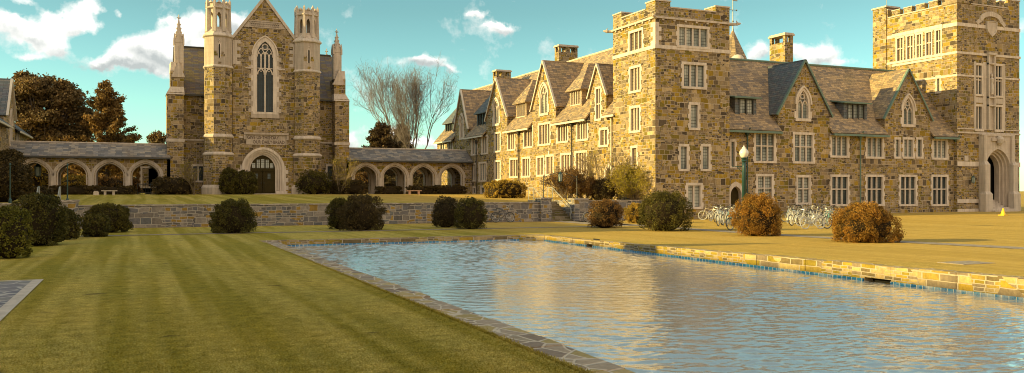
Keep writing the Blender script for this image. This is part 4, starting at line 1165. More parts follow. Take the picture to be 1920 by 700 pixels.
zb1 = on_y(1366, 47, TY0)[2]; zb2 = on_y(1366, 101, TY0)[2]
band(ct, TX0, TX1, TY0, TY1, zb1, .14, .16, 'limegrey'); band(ct, TX0, TX1, TY0, TY1, zb2, .26, .05)
mb = MB()   # dentil-like corbels under the cornice
x = TX0+.5
while x < TX1-.3: mb.box(x, x+.18, TY0-.11, TY0, zb1-.12, zb1); x += .95
y = TY0+.5
while y < TY1-.3: mb.box(TX0-.11, TX0, y, y+.18, zb1-.12, zb1); y += .95
build_islands(mb, 'corbel', M['limegrey'], ct)
mb = MB()   # pale quoins at the near corner of the top stage
for i in range(9):
    z = zb2+.26+i*.32; w = .5 if i % 2 else .28
    if z+.32 < zb1: mb.box(TX0-.022, TX0+w, TY0-.022, TY0+.3+(.28 if i % 2 == 0 else 0), z, z+.318)
mb.build('quoins', M['limeplain'], ct)
def gargoyle(x, y, dx, dy, z):
    mb = MB(); d = Vector((dx, dy, 0)).normalized(); p = Vector((x, y, z))
    mb.tube(p-d*.1, p+d*.5+Vector((0, 0, -.02)), .13, .09, 6); mb.tube(p+d*.45+Vector((0, 0, 0)), p+d*.75+Vector((0, 0, .03)), .14, .05, 6)
    s = Vector((-d.y, d.x, 0)); mb.tube(p+d*.5+s*.07+Vector((0, 0, .1)), p+d*.42+s*.12+Vector((0, 0, .24)), .04, .01, 4); mb.tube(p+d*.5-s*.07+Vector((0, 0, .1)), p+d*.42-s*.12+Vector((0, 0, .24)), .04, .01, 4)
    mb.build('gargoyle', M['limegrey'], ct)
gargoyle(TX0, TY0, -1, -1, zb1+.06); gargoyle(TX1+.05, TY0-.02, 1, -.6, zb1+.06); gargoyle(TX0, TY1, -1, .5, zb1+.06)

# ==================================================================== SOUTH WING (shaded, faces the camera)
SY = 53.0; FW2 = Frame('Y', SY)
sw_ = thing('dormitory_wing', (52, SY+4, 0), 'shaded stone dormitory wing with two steep gables between corner tower and gate tower', 'building', 'college buildings')
hS = []
for r_ in [(1417, 1451, 251, 302, 3, 1, 'glass'), (1490, 1523, 253, 303, 3, 1, 'glass'), (1560, 1588, 256, 292, 3, 0, 'glass'), (1626, 1654, 259, 294, 3, 0, 'glass'),
           (1679, 1686, 262, 294, 1, 0, 'glass'), (1695, 1711, 262, 294, 2, 0, 'glass'), (1720, 1728, 262, 294, 1, 0, 'glass'), (1750, 1774, 264, 296, 3, 0, 'glass'), (1371, 1377, 266, 312, 1, 0, 'glass'),
           (1421, 1447, 331, 380, 2, 1, 'glass'), (1496, 1517, 333, 380, 2, 1, 'glass'), (1560, 1589, 332, 383, 3, 1, 'glassdark'), (1626, 1654, 332, 383, 3, 1, 'glassdark'),
           (1689, 1716, 332, 383, 3, 1, 'glassdark'), (1749, 1775, 332, 383, 3, 1, 'glassdark')]:
    rect_window(FW2, sw_, FW2.rect(*r_[:4]), r_[4], bool(r_[5]), hS, r_[6], tr_pos=.55)
gothic_window(FW2, sw_, FW2.rect(1496, 1515, 170, 222), .5, hS, glass='glass', border=.2)
gothic_window(FW2, sw_, FW2.rect(1694, 1711, 184, 233), .5, hS, glass='glass', border=.2)
dr2 = FW2.rect(1371, 1387, 345, 405); dcu = (dr2[0]+dr2[1])/2; hS.append(arch(dcu, .55, .0, 1.75, 2.45, 8))
mb = MB(); mb.ring(FW2, arch(dcu, .5, 0, 1.75, 2.4, 8), arch(dcu, .78, 0, 1.75, 2.75, 8), -.35, .08); mb.build('door_surround', M['limeplain'], sw_)
mb = MB(); mb.fbox(FW2, dcu-.52, dcu+.52, -.33, -.27, 0, 2.5); D = mb.build('door', M['wood'], sw_)
mb = MB(); mb.fbox(FW2, dcu+.3, dcu+.36, -.27, -.22, 1.0, 1.2); mb.build('handle', M['iron'], D)
GS = []
for apx, apy, lx, ly, rx, ry in [(1508, 114, 1460, 210, 1556, 211), (1702, 131, 1660, 218, 1745, 220)]:
    ua, za = FW2.px(apx, apy); ul, zl = FW2.px(lx, ly); ur, zr_ = FW2.px(rx, ry); GS.append((ua, (ur-ul)/2, (zl+zr_)/2, za))
wing(sw_, FW2, TX1-.02, 64.35, -.3, 6.95, 12.75, 4.6, GS, hS, None, eaves='copper', gslates={0: 'blueslate', 1: 'slate'})  # first gable's blue slate carries the corner tower's shade in its colour
def shed_dormer(par, fr, xl, xr, yt, yb, lights):
    F = fr.off(-.75); u0, u1, z0, z1 = F.rect(xl, xr, yt, yb); w0, w1 = u0-.4, u1+.32
    mb = MB(); wall_mesh(mb, F, [(w0, z0-.6), (w1, z0-.6), (w1, z1+.12), (w0, z1+.12)], [[(u0-.03, z0-.03), (u1+.03, z0-.03), (u1+.03, z1+.03), (u0-.03, z1+.03)]], .12)
    for u in (w0, w1): mb.quad(F.p(u, 0, z0-.6), F.p(u, -2.5, z0-.6), F.p(u, -2.5, z1+.12), F.p(u, 0, z1+.12))
    D = mb.build('dormer', M['blueslate'], par); mb = MB(); lw = (u1-u0)/lights
    mb.fbox(F, u0-.08, u1+.08, -.12, .06, z0-.1, z0); mb.fbox(F, u0-.08, u1+.08, -.12, .04, z1, z1+.08)
    for i in range(lights+1): mb.fbox(F, u0+i*lw-.045, u0+i*lw+.045, -.1, .03, z0, z1)
    mb.build('window_frame', M['gutter'], D)
    mb = MB(); mb.quad(F.p(u0, -.08, z0), F.p(u1, -.08, z0), F.p(u1, -.08, z1), F.p(u0, -.08, z1)); mb.build('pane', M['glass'], D)
    mb = MB(); roof_slab(mb, F.p(w0-.25, .35, z1+.16), F.p(w1+.25, .35, z1+.16), F.p(w1+.25, -2.4, z1+.62), F.p(w0-.25, -2.4, z1+.62), .1); mb.build('dormer_roof', M['copper'], D)
shed_dormer(sw_, FW2, 1386, 1412, 187, 217, 2); shed_dormer(sw_, FW2, 1589, 1620, 197, 225, 3)
pipe(FW2, sw_, 1399, 244, 400, 'green'); pipe(FW2, sw_, 1611, 250, 402, 'copper'); pipe(FW2, sw_, 1790, 258, 398, 'copper')
chim_px(sw_, 1443, 1472, 1487, 62, 58.2, 10)
# conical turret roof and weathervane behind the corner tower
sp = on_y(1374, 60, 70.0); mb = MB()
mb.lathe((sp[0], sp[1], 0), [(2.0, 12.5), (1.95, 13.2), (1.35, sp[2]-2.5), (.1, sp[2]+.1)], 8, rot=PI/8); SR = mb.build('spire_roof', M['slate'], sw_)
mb = MB(); mb.lathe((sp[0], sp[1], 0), [(1.8, 1), (1.8, 12.6)], 8, rot=PI/8); mb.build('turret', M['stone'], sw_)
zw = on_y(1374, 0, 70)[2]; mb = MB(); mb.lathe((sp[0], sp[1], 0), [(.13, sp[2]), (.06, sp[2]+.5), (.04, zw+.7)], 6)
mb.lathe((sp[0], sp[1], 0), [(.02, sp[2]+.9), (.13, sp[2]+1.05), (.02, sp[2]+1.2)], 8)
mb.tube((sp[0]-.45, sp[1], zw-1.0), (sp[0]+.45, sp[1], zw-1.0), .03, n=5); mb.lathe((sp[0]+.45, sp[1], zw-1.0), [(.01, -.1), (.1, 0), (.01, .1)], 6); mb.lathe((sp[0]-.45, sp[1], zw-1.0), [(.01, -.1), (.1, 0), (.01, .1)], 6)
mb.box(sp[0]-.05, sp[0]+.55, sp[1]-.02, sp[1]+.02, zw-.1, zw+.3); mb.build('weathervane', M['rail'], SR)
mb = MB(); v = on_y(1383, 112, 58.5); mb.lathe((v[0], 58.5, v[2]-.6), [(.55, 0), (.55, .6), (.48, .8), (.3, .95), (.08, 1.02)], 12); mb.build('roof_vent', M['cream'], sw_, True)

# ==================================================================== GATE TOWER
GX0, GX1, GY0, GY1 = 64.3, 72.1, 52.7, 61.6
gt = thing('gate_tower', ((GX0+GX1)/2, (GY0+GY1)/2, .2), 'tall crenellated gate tower with carved shield and pale arched portal at the right edge', 'tower')
FG, FGS = Frame('Y', GY0), Frame('X', GX0)
hg, hgs = [], []
for r_ in [(1830, 1841, 123, 177, 2), (1867, 1878, 124, 180, 2), (1830, 1841, 200, 243, 2), (1867, 1878, 201, 244, 2)]:
    rect_window(FG, gt, FG.rect(*r_[:4]), r_[4], r_[2] < 150, hg, 'glassdark', quoin=True, tr_pos=.5)
for r_ in [(1682, 1693, 72, 115), (1701, 1712, 68, 111), (1719, 1728, 65, 108), (1737, 1746, 61, 104), (1755, 1764, 57, 101)]:
    rect_window(FGS, gt, FGS.rect(*r_), 2, True, hgs, 'glasswarm', quoin=False, tr_pos=.55)
rect_window(FGS, gt, FGS.rect(1757, 1762, 146, 172), 1, False, hgs, 'glass')
zgt = on_y(1830, 4, GY0)[2]; po = FG.rect(1847, 1883, 284, 390); pc = (po[0]+po[1])/2; phw = .98
zps, zpt = FG.px(1865, 318)[1], FG.px(1865, 290)[1]
hg.append(arch(pc, phw+.75, .1, zps, zpt+.6))
GT = zgt-.25
mb = MB(); wall_mesh(mb, FG, [(GX0, -.2), (GX1, -.2), (GX1, GT), (GX0, GT)], hg, .4); wall_mesh(mb, FGS, [(GY0, -.2), (GY1, -.2), (GY1, GT), (GY0, GT)], hgs)
mb.quad((GX1, GY0, -.2), (GX1, GY1, -.2), (GX1, GY1, GT), (GX1, GY0, GT)); mb.quad((GX0, GY1, -.2), (GX1, GY1, -.2), (GX1, GY1, GT), (GX0, GY1, GT))
mb.build('wall', M['stone'], gt)
parapet(gt, GX0, GX1, GY0, GY1, GT, .75, .45, 1.5, 4, .45)
mb = MB(); mb.box(GX0-.12, GX0+1.5, GY1-1.4, GY1+.2, 10, GT+1.05); mb.box(GX0-.06, GX0+1.6, GY0-.1, GY0+1.5, GT, GT+1.3); build_islands(mb, 'corner_turret', M['stone'], gt)
mb = MB(); mb.box(GX0-.2, GX0+1.58, GY1-1.48, GY1+.28, GT+1.05, GT+1.2); mb.build('coping', M['limegrey'], gt)
mb = MB(); mb.tube((GX0+.8, GY1-.6, GT+1.1), (GX0+.8, GY1-.6, GT+2.3), .03, n=5); mb.build('lightning_rod', M['rail'], gt)
for y_, h, d in ((49, .3, .05), (101, .2, .07), (143, .16, .04)):
    z = on_y(1800, y_, GY0)[2]; band(gt, GX0, GX1, GY0, GY1, z, h, d, 'limeplain')
z4 = on_y(1800, 250, GY0)[2]; mb = MB(); mb.box(GX0, GX1, GY0-.1, GY0, z4, z4+.14); mb.box(GX0, GX1, GY0-.06, GY0, z4+.35, z4+.45); build_islands(mb, 'string_course', M['limegrey'], gt)
mb = MB()
for (xa_, xb_) in ((GX0, pc-2.05), (pc+2.1, GX1)):
    for ya, yb_ in ((312, 303), (381, 374), (398, 392)): mb.box(xa_, xb_, GY0-.08, GY0, on_y(1800, ya, GY0)[2], on_y(1800, yb_, GY0)[2])
build_islands(mb, 'string_course', M['limeplain'], gt)
# framed run of side windows
mb = MB(); gr_ = FGS.rect(1674, 1768, 62, 112)
yy0, yy1 = gr_[0], gr_[1]; ztp = FGS.px(1764, 57)[1]+.2; zbt = FGS.px(1693, 115)[1]-.17
mb.fbox(FGS, yy0, yy1, 0, .09, ztp, ztp+.3); mb.fbox(FGS, yy0, yy1, 0, .09, zbt-.2, zbt)
build_islands(mb, 'window_facing', M['limeplain'], gt)
# carved shield with scroll, and the tall central shaft with its niche figure
sc_ = FG.px(1857, 50)[0]; zs_ = FG.px(1857, 70)[1]; zs2 = FG.px(1857, 41)[1]; w = .62
mb = MB(); shp = [(sc_-w, zs2), (sc_-w, (zs_+zs2)/2), (sc_-w*.75, zs_+.35), (sc_, zs_), (sc_+w*.75, zs_+.35), (sc_+w, (zs_+zs2)/2), (sc_+w, zs2)]
mb.prism(FG, shp, 0, .16); mb.ring(FG, [(sc_+(a-sc_)*.8, zs2-(zs2-b)*.85-.06) for a, b in shp], shp, .16, .21, closed=True)
arcp = [(sc_+1.25*math.cos(PI*i/12), zs2+.02+.62*math.sin(PI*i/12)) for i in range(13)]
arc_band(mb, FG, arcp, .4, 0, .13); 
for s in (-1, 1): arc_band(mb, FG, [(sc_+s*1.2, zs2+.1), (sc_+s*1.55, zs2-.1), (sc_+s*1.75, zs2-.3)], .34, 0, .1)
mb.build('shield', M['limegrey'], gt)
mb = MB(); u0, u1 = FG.px(1850, 100)[0], FG.px(1863, 100)[0]; za_, zb_ = FG.px(1857, 104)[1], FG.px(1857, 243)[1]
mb.fbox(FG, u0, u0+.16, 0, .22, zb_, za_); mb.fbox(FG, u1-.16, u1, 0, .22, zb_, za_); mb.fbox(FG, u0, u1, 0, .04, zb_, za_); mb.fbox(FG, u0-.05, u1+.05, 0, .3, za_, za_+.2)
for zz in (122, 185, 200): z = FG.px(1857, zz)[1]; mb.fbox(FG, u0, u1, 0, .26, z, z+.14)
fcx = (u0+u1)/2; fz = FG.px(1857, 178)[1]
mb.lathe((fcx, GY0-.14, fz), [(.17, 0), (.2, .5), (.14, 1.0), (.2, 1.35), (.07, 1.5), (.11, 1.6), (.1, 1.75), (.03, 1.85)], 8)
for (a, b) in ((1826, 1829.5), (1842.5, 1849), (1863.5, 1866), (1879.5, 1884)):
    ua, ub = FG.px(a, 150)[0], FG.px(b, 150)[0]; mb.fbox(FG, ua, ub, 0, .05, zb_, FG.px(1857, 118)[1])
for (a, b) in ((1829.5, 1842), (1866, 1879)):
    ua, ub = FG.px(a, 190)[0], FG.px(b, 190)[0]; mb.fbox(FG, ua, ub, .0, .045, FG.px(1857, 198)[1]+.18, FG.px(1857, 180)[1]-.2)
mb.build('oriel_facing', M['limegrey'], gt)
# portal
mb = MB(); e0, e1 = pc-2.0, pc+2.05; ztop = FG.px(1865, 256)[1]
PO = [(e0, .1), (e1, .1), (e1, ztop), (e0, ztop)]
ins = arch(pc, phw+.7, .1, zps, zpt+.55)
FP = FG.off(.3); wall_mesh(mb, FP, PO, [ins], .3)
mb.fbox(FP, e0, e0+.01, -.3, 0, .1, ztop); mb.fbox(FP, e1-.01, e1, -.3, 0, .1, ztop); mb.fbox(FP, e0-.05, e1+.05, -.3, .08, ztop, ztop+.16)
for a, b, d0, d1 in [(0, .2, -1.1, -.62), (.18, .38, -.8, -.42), (.36, .56, -.55, -.22), (.54, .74, -.35, .03)]:
    mb.ring(FP, arch(pc, phw+a, .1, zps, zpt+a*.85), arch(pc, phw+b, .1, zps, zpt+b*.85), d0, d1)
for s in (-1, 1):
    c = pc+s*1.75
    mb.fbox(FP, c-.42, c+.42, 0, .55, .1, 1.75); mb.hexa([FP.p(c-.42, 0, 1.75), FP.p(c+.42, 0, 1.75), FP.p(c+.42, .55, 1.75), FP.p(c-.42, .55, 1.75), FP.p(c-.3, 0, 2.0), FP.p(c+.3, 0, 2.0), FP.p(c+.3, .4, 2.0), FP.p(c-.3, .4, 2.0)])
    mb.fbox(FP, c-.3, c+.3, 0, .4, 2.0, 4.3); mb.hexa([FP.p(c-.3, 0, 4.3), FP.p(c+.3, 0, 4.3), FP.p(c+.3, .4, 4.3), FP.p(c-.3, .4, 4.3), FP.p(c-.2, 0, 4.6), FP.p(c+.2, 0, 4.6), FP.p(c+.2, .22, 4.6), FP.p(c-.2, .22, 4.6)])
    mb.fbox(FP, c-.18, c+.18, 0, .2, 4.6, ztop+.05)
PT = mb.build('portal', M['limegrey'], gt)
mb = MB(); mb.lathe((pc, GY0-.5, ztop-.4), [(.05, -.45), (.25, -.2), (.32, .1), (.2, .35), (.05, .4)], 8)
for s in (-1, 1): mb.fbox(FP, pc+s*.55-.3, pc+s*.55+.3, 0, .14, ztop-.45, ztop-.2)
mb.build('carved_boss', M['limegrey'], PT)
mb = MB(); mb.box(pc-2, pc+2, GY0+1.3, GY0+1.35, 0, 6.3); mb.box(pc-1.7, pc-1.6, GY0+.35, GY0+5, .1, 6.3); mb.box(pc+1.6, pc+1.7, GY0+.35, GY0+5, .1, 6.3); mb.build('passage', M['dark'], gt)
mb = MB()
for i in range(3): mb.box(pc-1.5+i*.1, pc+1.5-i*.1, GY0-1.2+i*.34, GY0-.1, .1, .36+i*.14)
for i in range(5): mb.box(pc-phw+.02, pc+phw-.02, GY0-.1+i*.26, GY0+1.3, .1, .78+i*.16)
mb.build('door_step', M['limegrey'], gt)
for xp in (1818,):
    mb = MB(); q = FG.px(xp, 338); lantern_geo(gt, FG.p(q[0], .35, q[1]), .85)
    mb.tube(FG.p(q[0], 0, q[1]+.6), FG.p(q[0], .35, q[1]+.6), .025); mb.build('lamp_bracket', M['iron'], gt)
mb = MB(); q = FG.px(1811, 297); mb.fbox(FG, q[0]-.22, q[0]+.22, 0, .07, q[1]-.22, q[1]+.22); mb.build('stone_plaque', M['limegrey'], gt)

# ==================================================================== WEST HOUSE (left edge)
WX = -10.5; FWH = Frame('X', WX, 1)
wh = thing('gabled_house', (WX-4, 93, 1.7), 'gabled stone house with dark slate roof at the left edge above the arcade', 'building', 'college buildings')
hW = []
ua, za = FWH.px(20, 131); ub = FWH.px(28.5, 250)[0]
gc_ = (ua*1.0); 
gothic_window(FWH, wh, (gc_-.55, gc_+.55, 6.3, 9.2), .6, hW, glass='glassdark', border=.2)
rect_window(FWH, wh, (gc_-.6, gc_+.6, 2.8, 4.4), 2, False, hW)
rect_window(FWH, wh, (gc_+4.5, gc_+5.9, 6.4, 7.8), 2, False, hW)
za = 12.2
wing(wh, FWH, 59, 104, 1.2, 8.0, 12.4, 4.6, [(gc_, 2.9, 8.9, za)], hW, None, slate='blueslate', eaves='cream')

# house seen through the arcade, behind
bh = thing('stone_cottage', (4.5, 101, 1.7), 'stone house with wide mullioned window seen through the arch nearest the chapel', 'building', 'college buildings')
FBH = Frame('Y', 97.0); hb = []
rect_window(FBH, bh, FBH.rect(267, 300, 316, 350), 3, True, hb, 'glass')
wing(bh, FBH, 1.2, 3.55, 1.2, 4.9, 6.2, 2.4, [], hb, None, slate='slate')

# added hall outside the picture, sized to throw shade over lawn and pool
lh = thing('shade_hall', (-27, 18, 0), 'unseen slate-roofed stone hall added west of the pool lawn to shade it', 'building', 'college buildings')
FL = Frame('X', -21.5, 1); hL = []
for i in range(16):
    for z in (1.2, 4.4): rect_window(FL, lh, (-14+i*4, -12.4+i*4, z, z+1.7), 2, False, hL)
wing(lh, FL, -20, 54, -.3, 6.8, 11.6, 4.6, [(-4, 2.8, 8, 12.0), (16, 2.8, 8, 11.9), (34, 2.8, 8, 12.1)], hL, None)
mb = MB(); mb.box(-32, -21.2, 46.5, 60, -.3, 12.4); mb.build('shade_tower', M['stone'], lh)  # added taller block, unseen, shades the strip of lawn below the terrace
mb = MB(); mb.box(-32.1, -21.1, 46.4, 60.1, 12.4, 12.6); mb.build('coping', M['limegrey'], lh)

# ==================================================================== PLANTS
def mesh_np(name, V, F, mats, parent=None, mi=None, smooth=False):
    """V (n,3), F list of arrays (k,4) or (k,3)"""
    b = base_of(parent) if parent else Vector((0, 0, 0))
    V = V-np.array(b)[None]; me = bpy.data.meshes.new(name)
    me.vertices.add(len(V)); me.vertices.foreach_set('co', V.astype(np.float32).ravel())
    k = F.shape[1]; me.loops.add(F.size); me.loops.foreach_set('vertex_index', F.astype(np.int32).ravel())
    me.polygons.add(len(F)); me.polygons.foreach_set('loop_start', np.arange(0, F.size, k, dtype=np.int32))
    for m_ in mats: me.materials.append(m_)
    if mi is not None: me.polygons.foreach_set('material_index', mi.astype(np.int32))
    me.update(calc_edges=True); me.validate()
    o = bpy.data.objects.new(name, me); COL.objects.link(o)
    if parent: o.parent = parent
    return o
def leaves(P, size, rg, outward=None, flat=.5):
    n = len(P); a = rg.normal(size=(n, 3))
    if outward is not None: a = a*flat+outward
    a /= np.linalg.norm(a, axis=1)[:, None]+1e-9
    b = np.cross(a, rg.normal(size=(n, 3))); b /= np.linalg.norm(b, axis=1)[:, None]+1e-9; c = np.cross(a, b)
    s = size*rg.uniform(.6, 1.3, (n, 1)); w = s*rg.uniform(.45, .75, (n, 1))
    V = np.stack([P-b*s, P-c*w, P+b*s, P+c*w], 1).reshape(-1, 3)
    return V, np.arange(n*4).reshape(n, 4)
def lump(D, rg, amp=.12, k=9):
    f = np.zeros(len(D))
    for _ in range(k):
        d = rg.normal(size=3)*rg.uniform(2, 6); f += np.sin(D@d+rg.uniform(0, 6))
    return 1+amp*f/math.sqrt(k)
def bush(name, x0, x1, yt, yb, mat, label, cat='bush', group='clipped round bushes', z=None, Y=None, n=5200, leaf=.05, seed=0, boxy=.0, depth=1.0, amp=.085):
    rg = np.random.RandomState(seed+int(x0*3+yt))
    if Y is None: q = on_z((x0+x1)/2, yb, 0 if z is None else z)
    else: q = on_y((x0+x1)/2, yb, Y); q = (q[0], Y, z if z is not None else q[2])
    t = q[0]*ST+q[1]*CT; m = t/FPX; W = (x1-x0)*m/2; H = (yb-yt)*m; R = (W, W*depth, H*.56)
    cz = q[2]+H-R[2]; cx, cy = q[0], q[1]+W*depth*.6
    D = rg.normal(size=(n, 3)); D /= np.linalg.norm(D, axis=1)[:, None]
    D[:, 2] = np.where(D[:, 2] < -.75, -D[:, 2], D[:, 2])
    e = 2/(2+boxy*2); Dn = np.sign(D)*np.abs(D)**e if boxy else D
    f = lump(D, rg, amp)*(1+amp*.55*np.sin(D@(rg.normal(size=3)*14)+1)*np.sin(D@(rg.normal(size=3)*13))); sh = 1-np.abs(rg.normal(0, .075, n)); sh[: n//5] = rg.uniform(.6, .95, n//5); sh[-n//25:] += .06
    P = Dn*(f*sh)[:, None]*np.array(R)
    nc = 150; ci = rg.randint(0, n//4, nc); CC = Dn[ci]*(f[ci]*.93)[:, None]*np.array(R); mcl = int(n*.7); w_ = rg.randint(0, nc, mcl)
    cr = (rg.uniform(.1, .2, nc)*min(W, R[2]*1.1))[w_]; S_ = rg.normal(size=(mcl, 3)); S_ /= np.linalg.norm(S_, axis=1)[:, None]
    P[n-mcl:] = CC[w_]+S_*(cr*rg.uniform(.75, 1.05, mcl))[:, None]
    P = P+np.array([cx, cy, cz]); P = P[P[:, 2] > q[2]+.02]
    dd = D[:len(P)]
    Vv, Fv = leaves(P, leaf, rg, None)
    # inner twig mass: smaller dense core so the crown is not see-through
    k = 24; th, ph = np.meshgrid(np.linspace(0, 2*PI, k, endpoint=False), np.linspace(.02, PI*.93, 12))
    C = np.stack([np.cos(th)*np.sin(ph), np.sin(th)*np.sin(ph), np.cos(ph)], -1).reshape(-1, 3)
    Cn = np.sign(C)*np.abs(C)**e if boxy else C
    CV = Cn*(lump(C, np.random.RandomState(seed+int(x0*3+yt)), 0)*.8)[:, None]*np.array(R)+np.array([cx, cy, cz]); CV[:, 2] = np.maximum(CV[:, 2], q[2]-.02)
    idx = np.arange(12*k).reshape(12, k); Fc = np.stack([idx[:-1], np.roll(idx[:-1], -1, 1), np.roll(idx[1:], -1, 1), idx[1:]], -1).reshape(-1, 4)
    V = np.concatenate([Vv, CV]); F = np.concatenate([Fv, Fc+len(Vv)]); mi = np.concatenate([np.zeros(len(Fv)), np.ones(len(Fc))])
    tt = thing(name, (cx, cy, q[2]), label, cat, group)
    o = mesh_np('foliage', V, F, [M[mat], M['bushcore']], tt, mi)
    mb = MB(); mb.tube((cx, cy, q[2]-.1), (cx, cy, q[2]+H*.4), .06, .04, 6); mb.build('trunk', M['bark'], tt)
    return tt
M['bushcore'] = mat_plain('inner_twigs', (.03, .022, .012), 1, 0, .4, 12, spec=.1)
BB = [(-22, 53, 388, 486, 'box_bright', 'bright-leaved round bush cut by the left edge of the frame'),
      (24, 116, 366, 462, 'box_green', 'large dark green bush second from the left edge'),
      (98, 147, 394, 450, 'box_green', 'narrow dark bush tucked behind the large bush at left'),
      (163, 241, 384, 437, 'box_green', 'wide green bush behind a smaller one near the left pier'),
      (154, 207, 404, 445, 'box_green', 'small green bush standing in front of a wider one at left'),
      (399, 482, 377, 438, 'box_green', 'lone green bush on the lawn below the chapel door'),
      (617, 662, 372, 430, 'box_green', 'green bush half hidden behind the dark reddish bush'),
      (643, 722, 370, 433, 'box_dark', 'dark reddish-brown bush in the middle of the lawn edge'),
      (814, 868, 374, 427, 'box_dark', 'left bush of the dark pair left of the parked bicycle'),
      (859, 921, 372, 430, 'box_green', 'right bush of the dark pair left of the parked bicycle'),
      (1111, 1176, 375, 428, 'rust', 'rusty orange-topped bush right of the mossy stair'),
      (1178, 1218, 383, 419, 'gold', 'small golden bush against the short retaining wall'),
      (1214, 1307, 364, 434, 'box_green', 'large dark green bush in front of the corner tower'),
      (1393, 1481, 369, 444, 'orange', 'tall orange bush beside the green lamp post'),
      (1588, 1704, 380, 459, 'orange', 'wide orange bush nearest the pool at right')]
for b in BB:
    big = b[1]-b[0] > 75
    bush('round_bush', *b[:4], b[4], b[5], n=30000 if b[4] == 'orange' else (17000 if big else 9000), leaf=.026 if b[4] == 'orange' else .035, boxy=.15, seed=5, amp=.12)
zT = tz(86)
for b in [(412, 450, 318, 367, 'box_green', 'left rounded shrub beside the chapel door', 0), (436, 483, 324, 367, 'box_green', 'right rounded shrub beside the chapel door', 0),
          (557, 626, 322, 366, 'box_green', 'dark shrub at the foot of the right turret', 0), (288, 366, 336, 368, 'box_dark', 'low dark shrub at the foot of the chapel left corner', .6),
          (622, 692, 339, 365, 'box_dark', 'low shrub at the foot of the chapel right corner', .6)]:
    bush('foundation_shrub', *b[:4], b[4], b[5], 'shrub', 'shrubs at the chapel foot', z=zT, Y=85.6, n=5000, leaf=.075, boxy=b[6], seed=9)
for b in [(95, 176, 351, 368, 'low hedge before the left arcade, left piece'), (160, 256, 352, 368, 'low hedge before the left arcade, piece with a bench before it'),
          (704, 758, 350, 364, 'short low hedge under the second arch right of the chapel'), (762, 822, 349, 364, 'low hedge under the third arch right of the chapel'), (810, 879, 348, 364, 'low hedge at the right end of the right arcade')]:
    bush('hedge', *b[:4], 'box_dark', b[4], 'hedge', 'low hedges before the arcades', z=zT, Y=86.6, n=5000, leaf=.07, boxy=1.2, depth=.35, seed=3)
bush('evergreen_shrub', -40, 53, 277, 374, 'box_dark', 'big dark evergreen shrub at the left edge before the arcade', 'shrub', 'terrace shrubs', z=tz(60), Y=60, n=12000, leaf=.07, seed=4)
bush('evergreen_shrub', 50, 97, 346, 372, 'box_dark', 'low dark shrub beside the big evergreen shrub at left', 'shrub', 'terrace shrubs', z=tz(66), Y=66, n=4000, leaf=.06, seed=4)
bush('golden_shrub', 919, 991, 335, 368, 'gold', 'sunlit golden shrub at the wall left of the mossy stair', 'shrub', 'terrace shrubs', z=tz(64), Y=66, n=6500, leaf=.06, boxy=.7, seed=6)
bush('dark_shrub', 1108, 1170, 338, 380, 'box_dark', 'low dark shrub under the pale leafless shrub', 'shrub', 'terrace shrubs', z=tz(55), Y=55, n=5000, leaf=.055, amp=.15, seed=8)
for i, (x0, x1, yt, mt) in enumerate([(50, 100, 300, 'gold'), (108, 170, 318, 'gold'), (176, 236, 318, 'rust'), (236, 262, 322, 'rust'), (662, 706, 312, 'rust'), (718, 768, 322, 'box_dark'), (770, 826, 326, 'box_dark'), (834, 866, 330, 'box_dark')]):
    bush('background_shrub', x0, x1, yt, 352, mt, ['golden shrub seen through the leftmost arch', 'golden shrub seen through the second arch from left', 'rusty shrub seen through the third arch from left', 'rusty shrub seen between the third and fourth arch',
         'rusty shrub seen through the arch right of the chapel', 'dark shrub seen through the second arch right of the chapel', 'dark shrub seen through the third arch right of the chapel', 'dark shrub seen through the rightmost arch'][i],
         'shrub', 'shrubs behind the arcades', z=1.7, Y=100+i % 3, n=2600, leaf=.11, amp=.2, seed=i)

# ---- branching skeletons
def grow(mb, p, d, L, r, depth, rg, spread, tips, up=.12, kids=(2, 4), sides=5, minr=.012, shrink=.72):
    segs = 3
    for i in range(segs):
        d2 = (d+Vector(rg.normal(size=3))*.13+Vector((0, 0, up*.4))).normalized(); q = p+d2*(L/segs)
        mb.tube(p, q, max(minr, r*(1-i*.12)), max(minr, r*(1-(i+1)*.12)), sides if r > .05 else 3, caps=False); p, d = q, d2
        if depth > 0 and i < segs-1 and rg.rand() < .6:
            a = Vector(rg.normal(size=3)); a = (a-d*a.dot(d)).normalized()
            grow(mb, p, (d+a*spread*1.1+Vector((0, 0, up))).normalized(), L*shrink*rg.uniform(.6, .9), r*.5, depth-1, rg, spread, tips, up, kids, sides, minr, shrink)
    if depth == 0: tips.append(p); return
    for _ in range(rg.randint(*kids)):
        a = Vector(rg.normal(size=3)); a = (a-d*a.dot(d)).normalized()
        grow(mb, p, (d+a*spread*rg.uniform(.5, 1.1)+Vector((0, 0, up))).normalized(), L*shrink*rg.uniform(.8, 1.1), r*.62, depth-1, rg, spread, tips, up, kids, sides, minr, shrink)
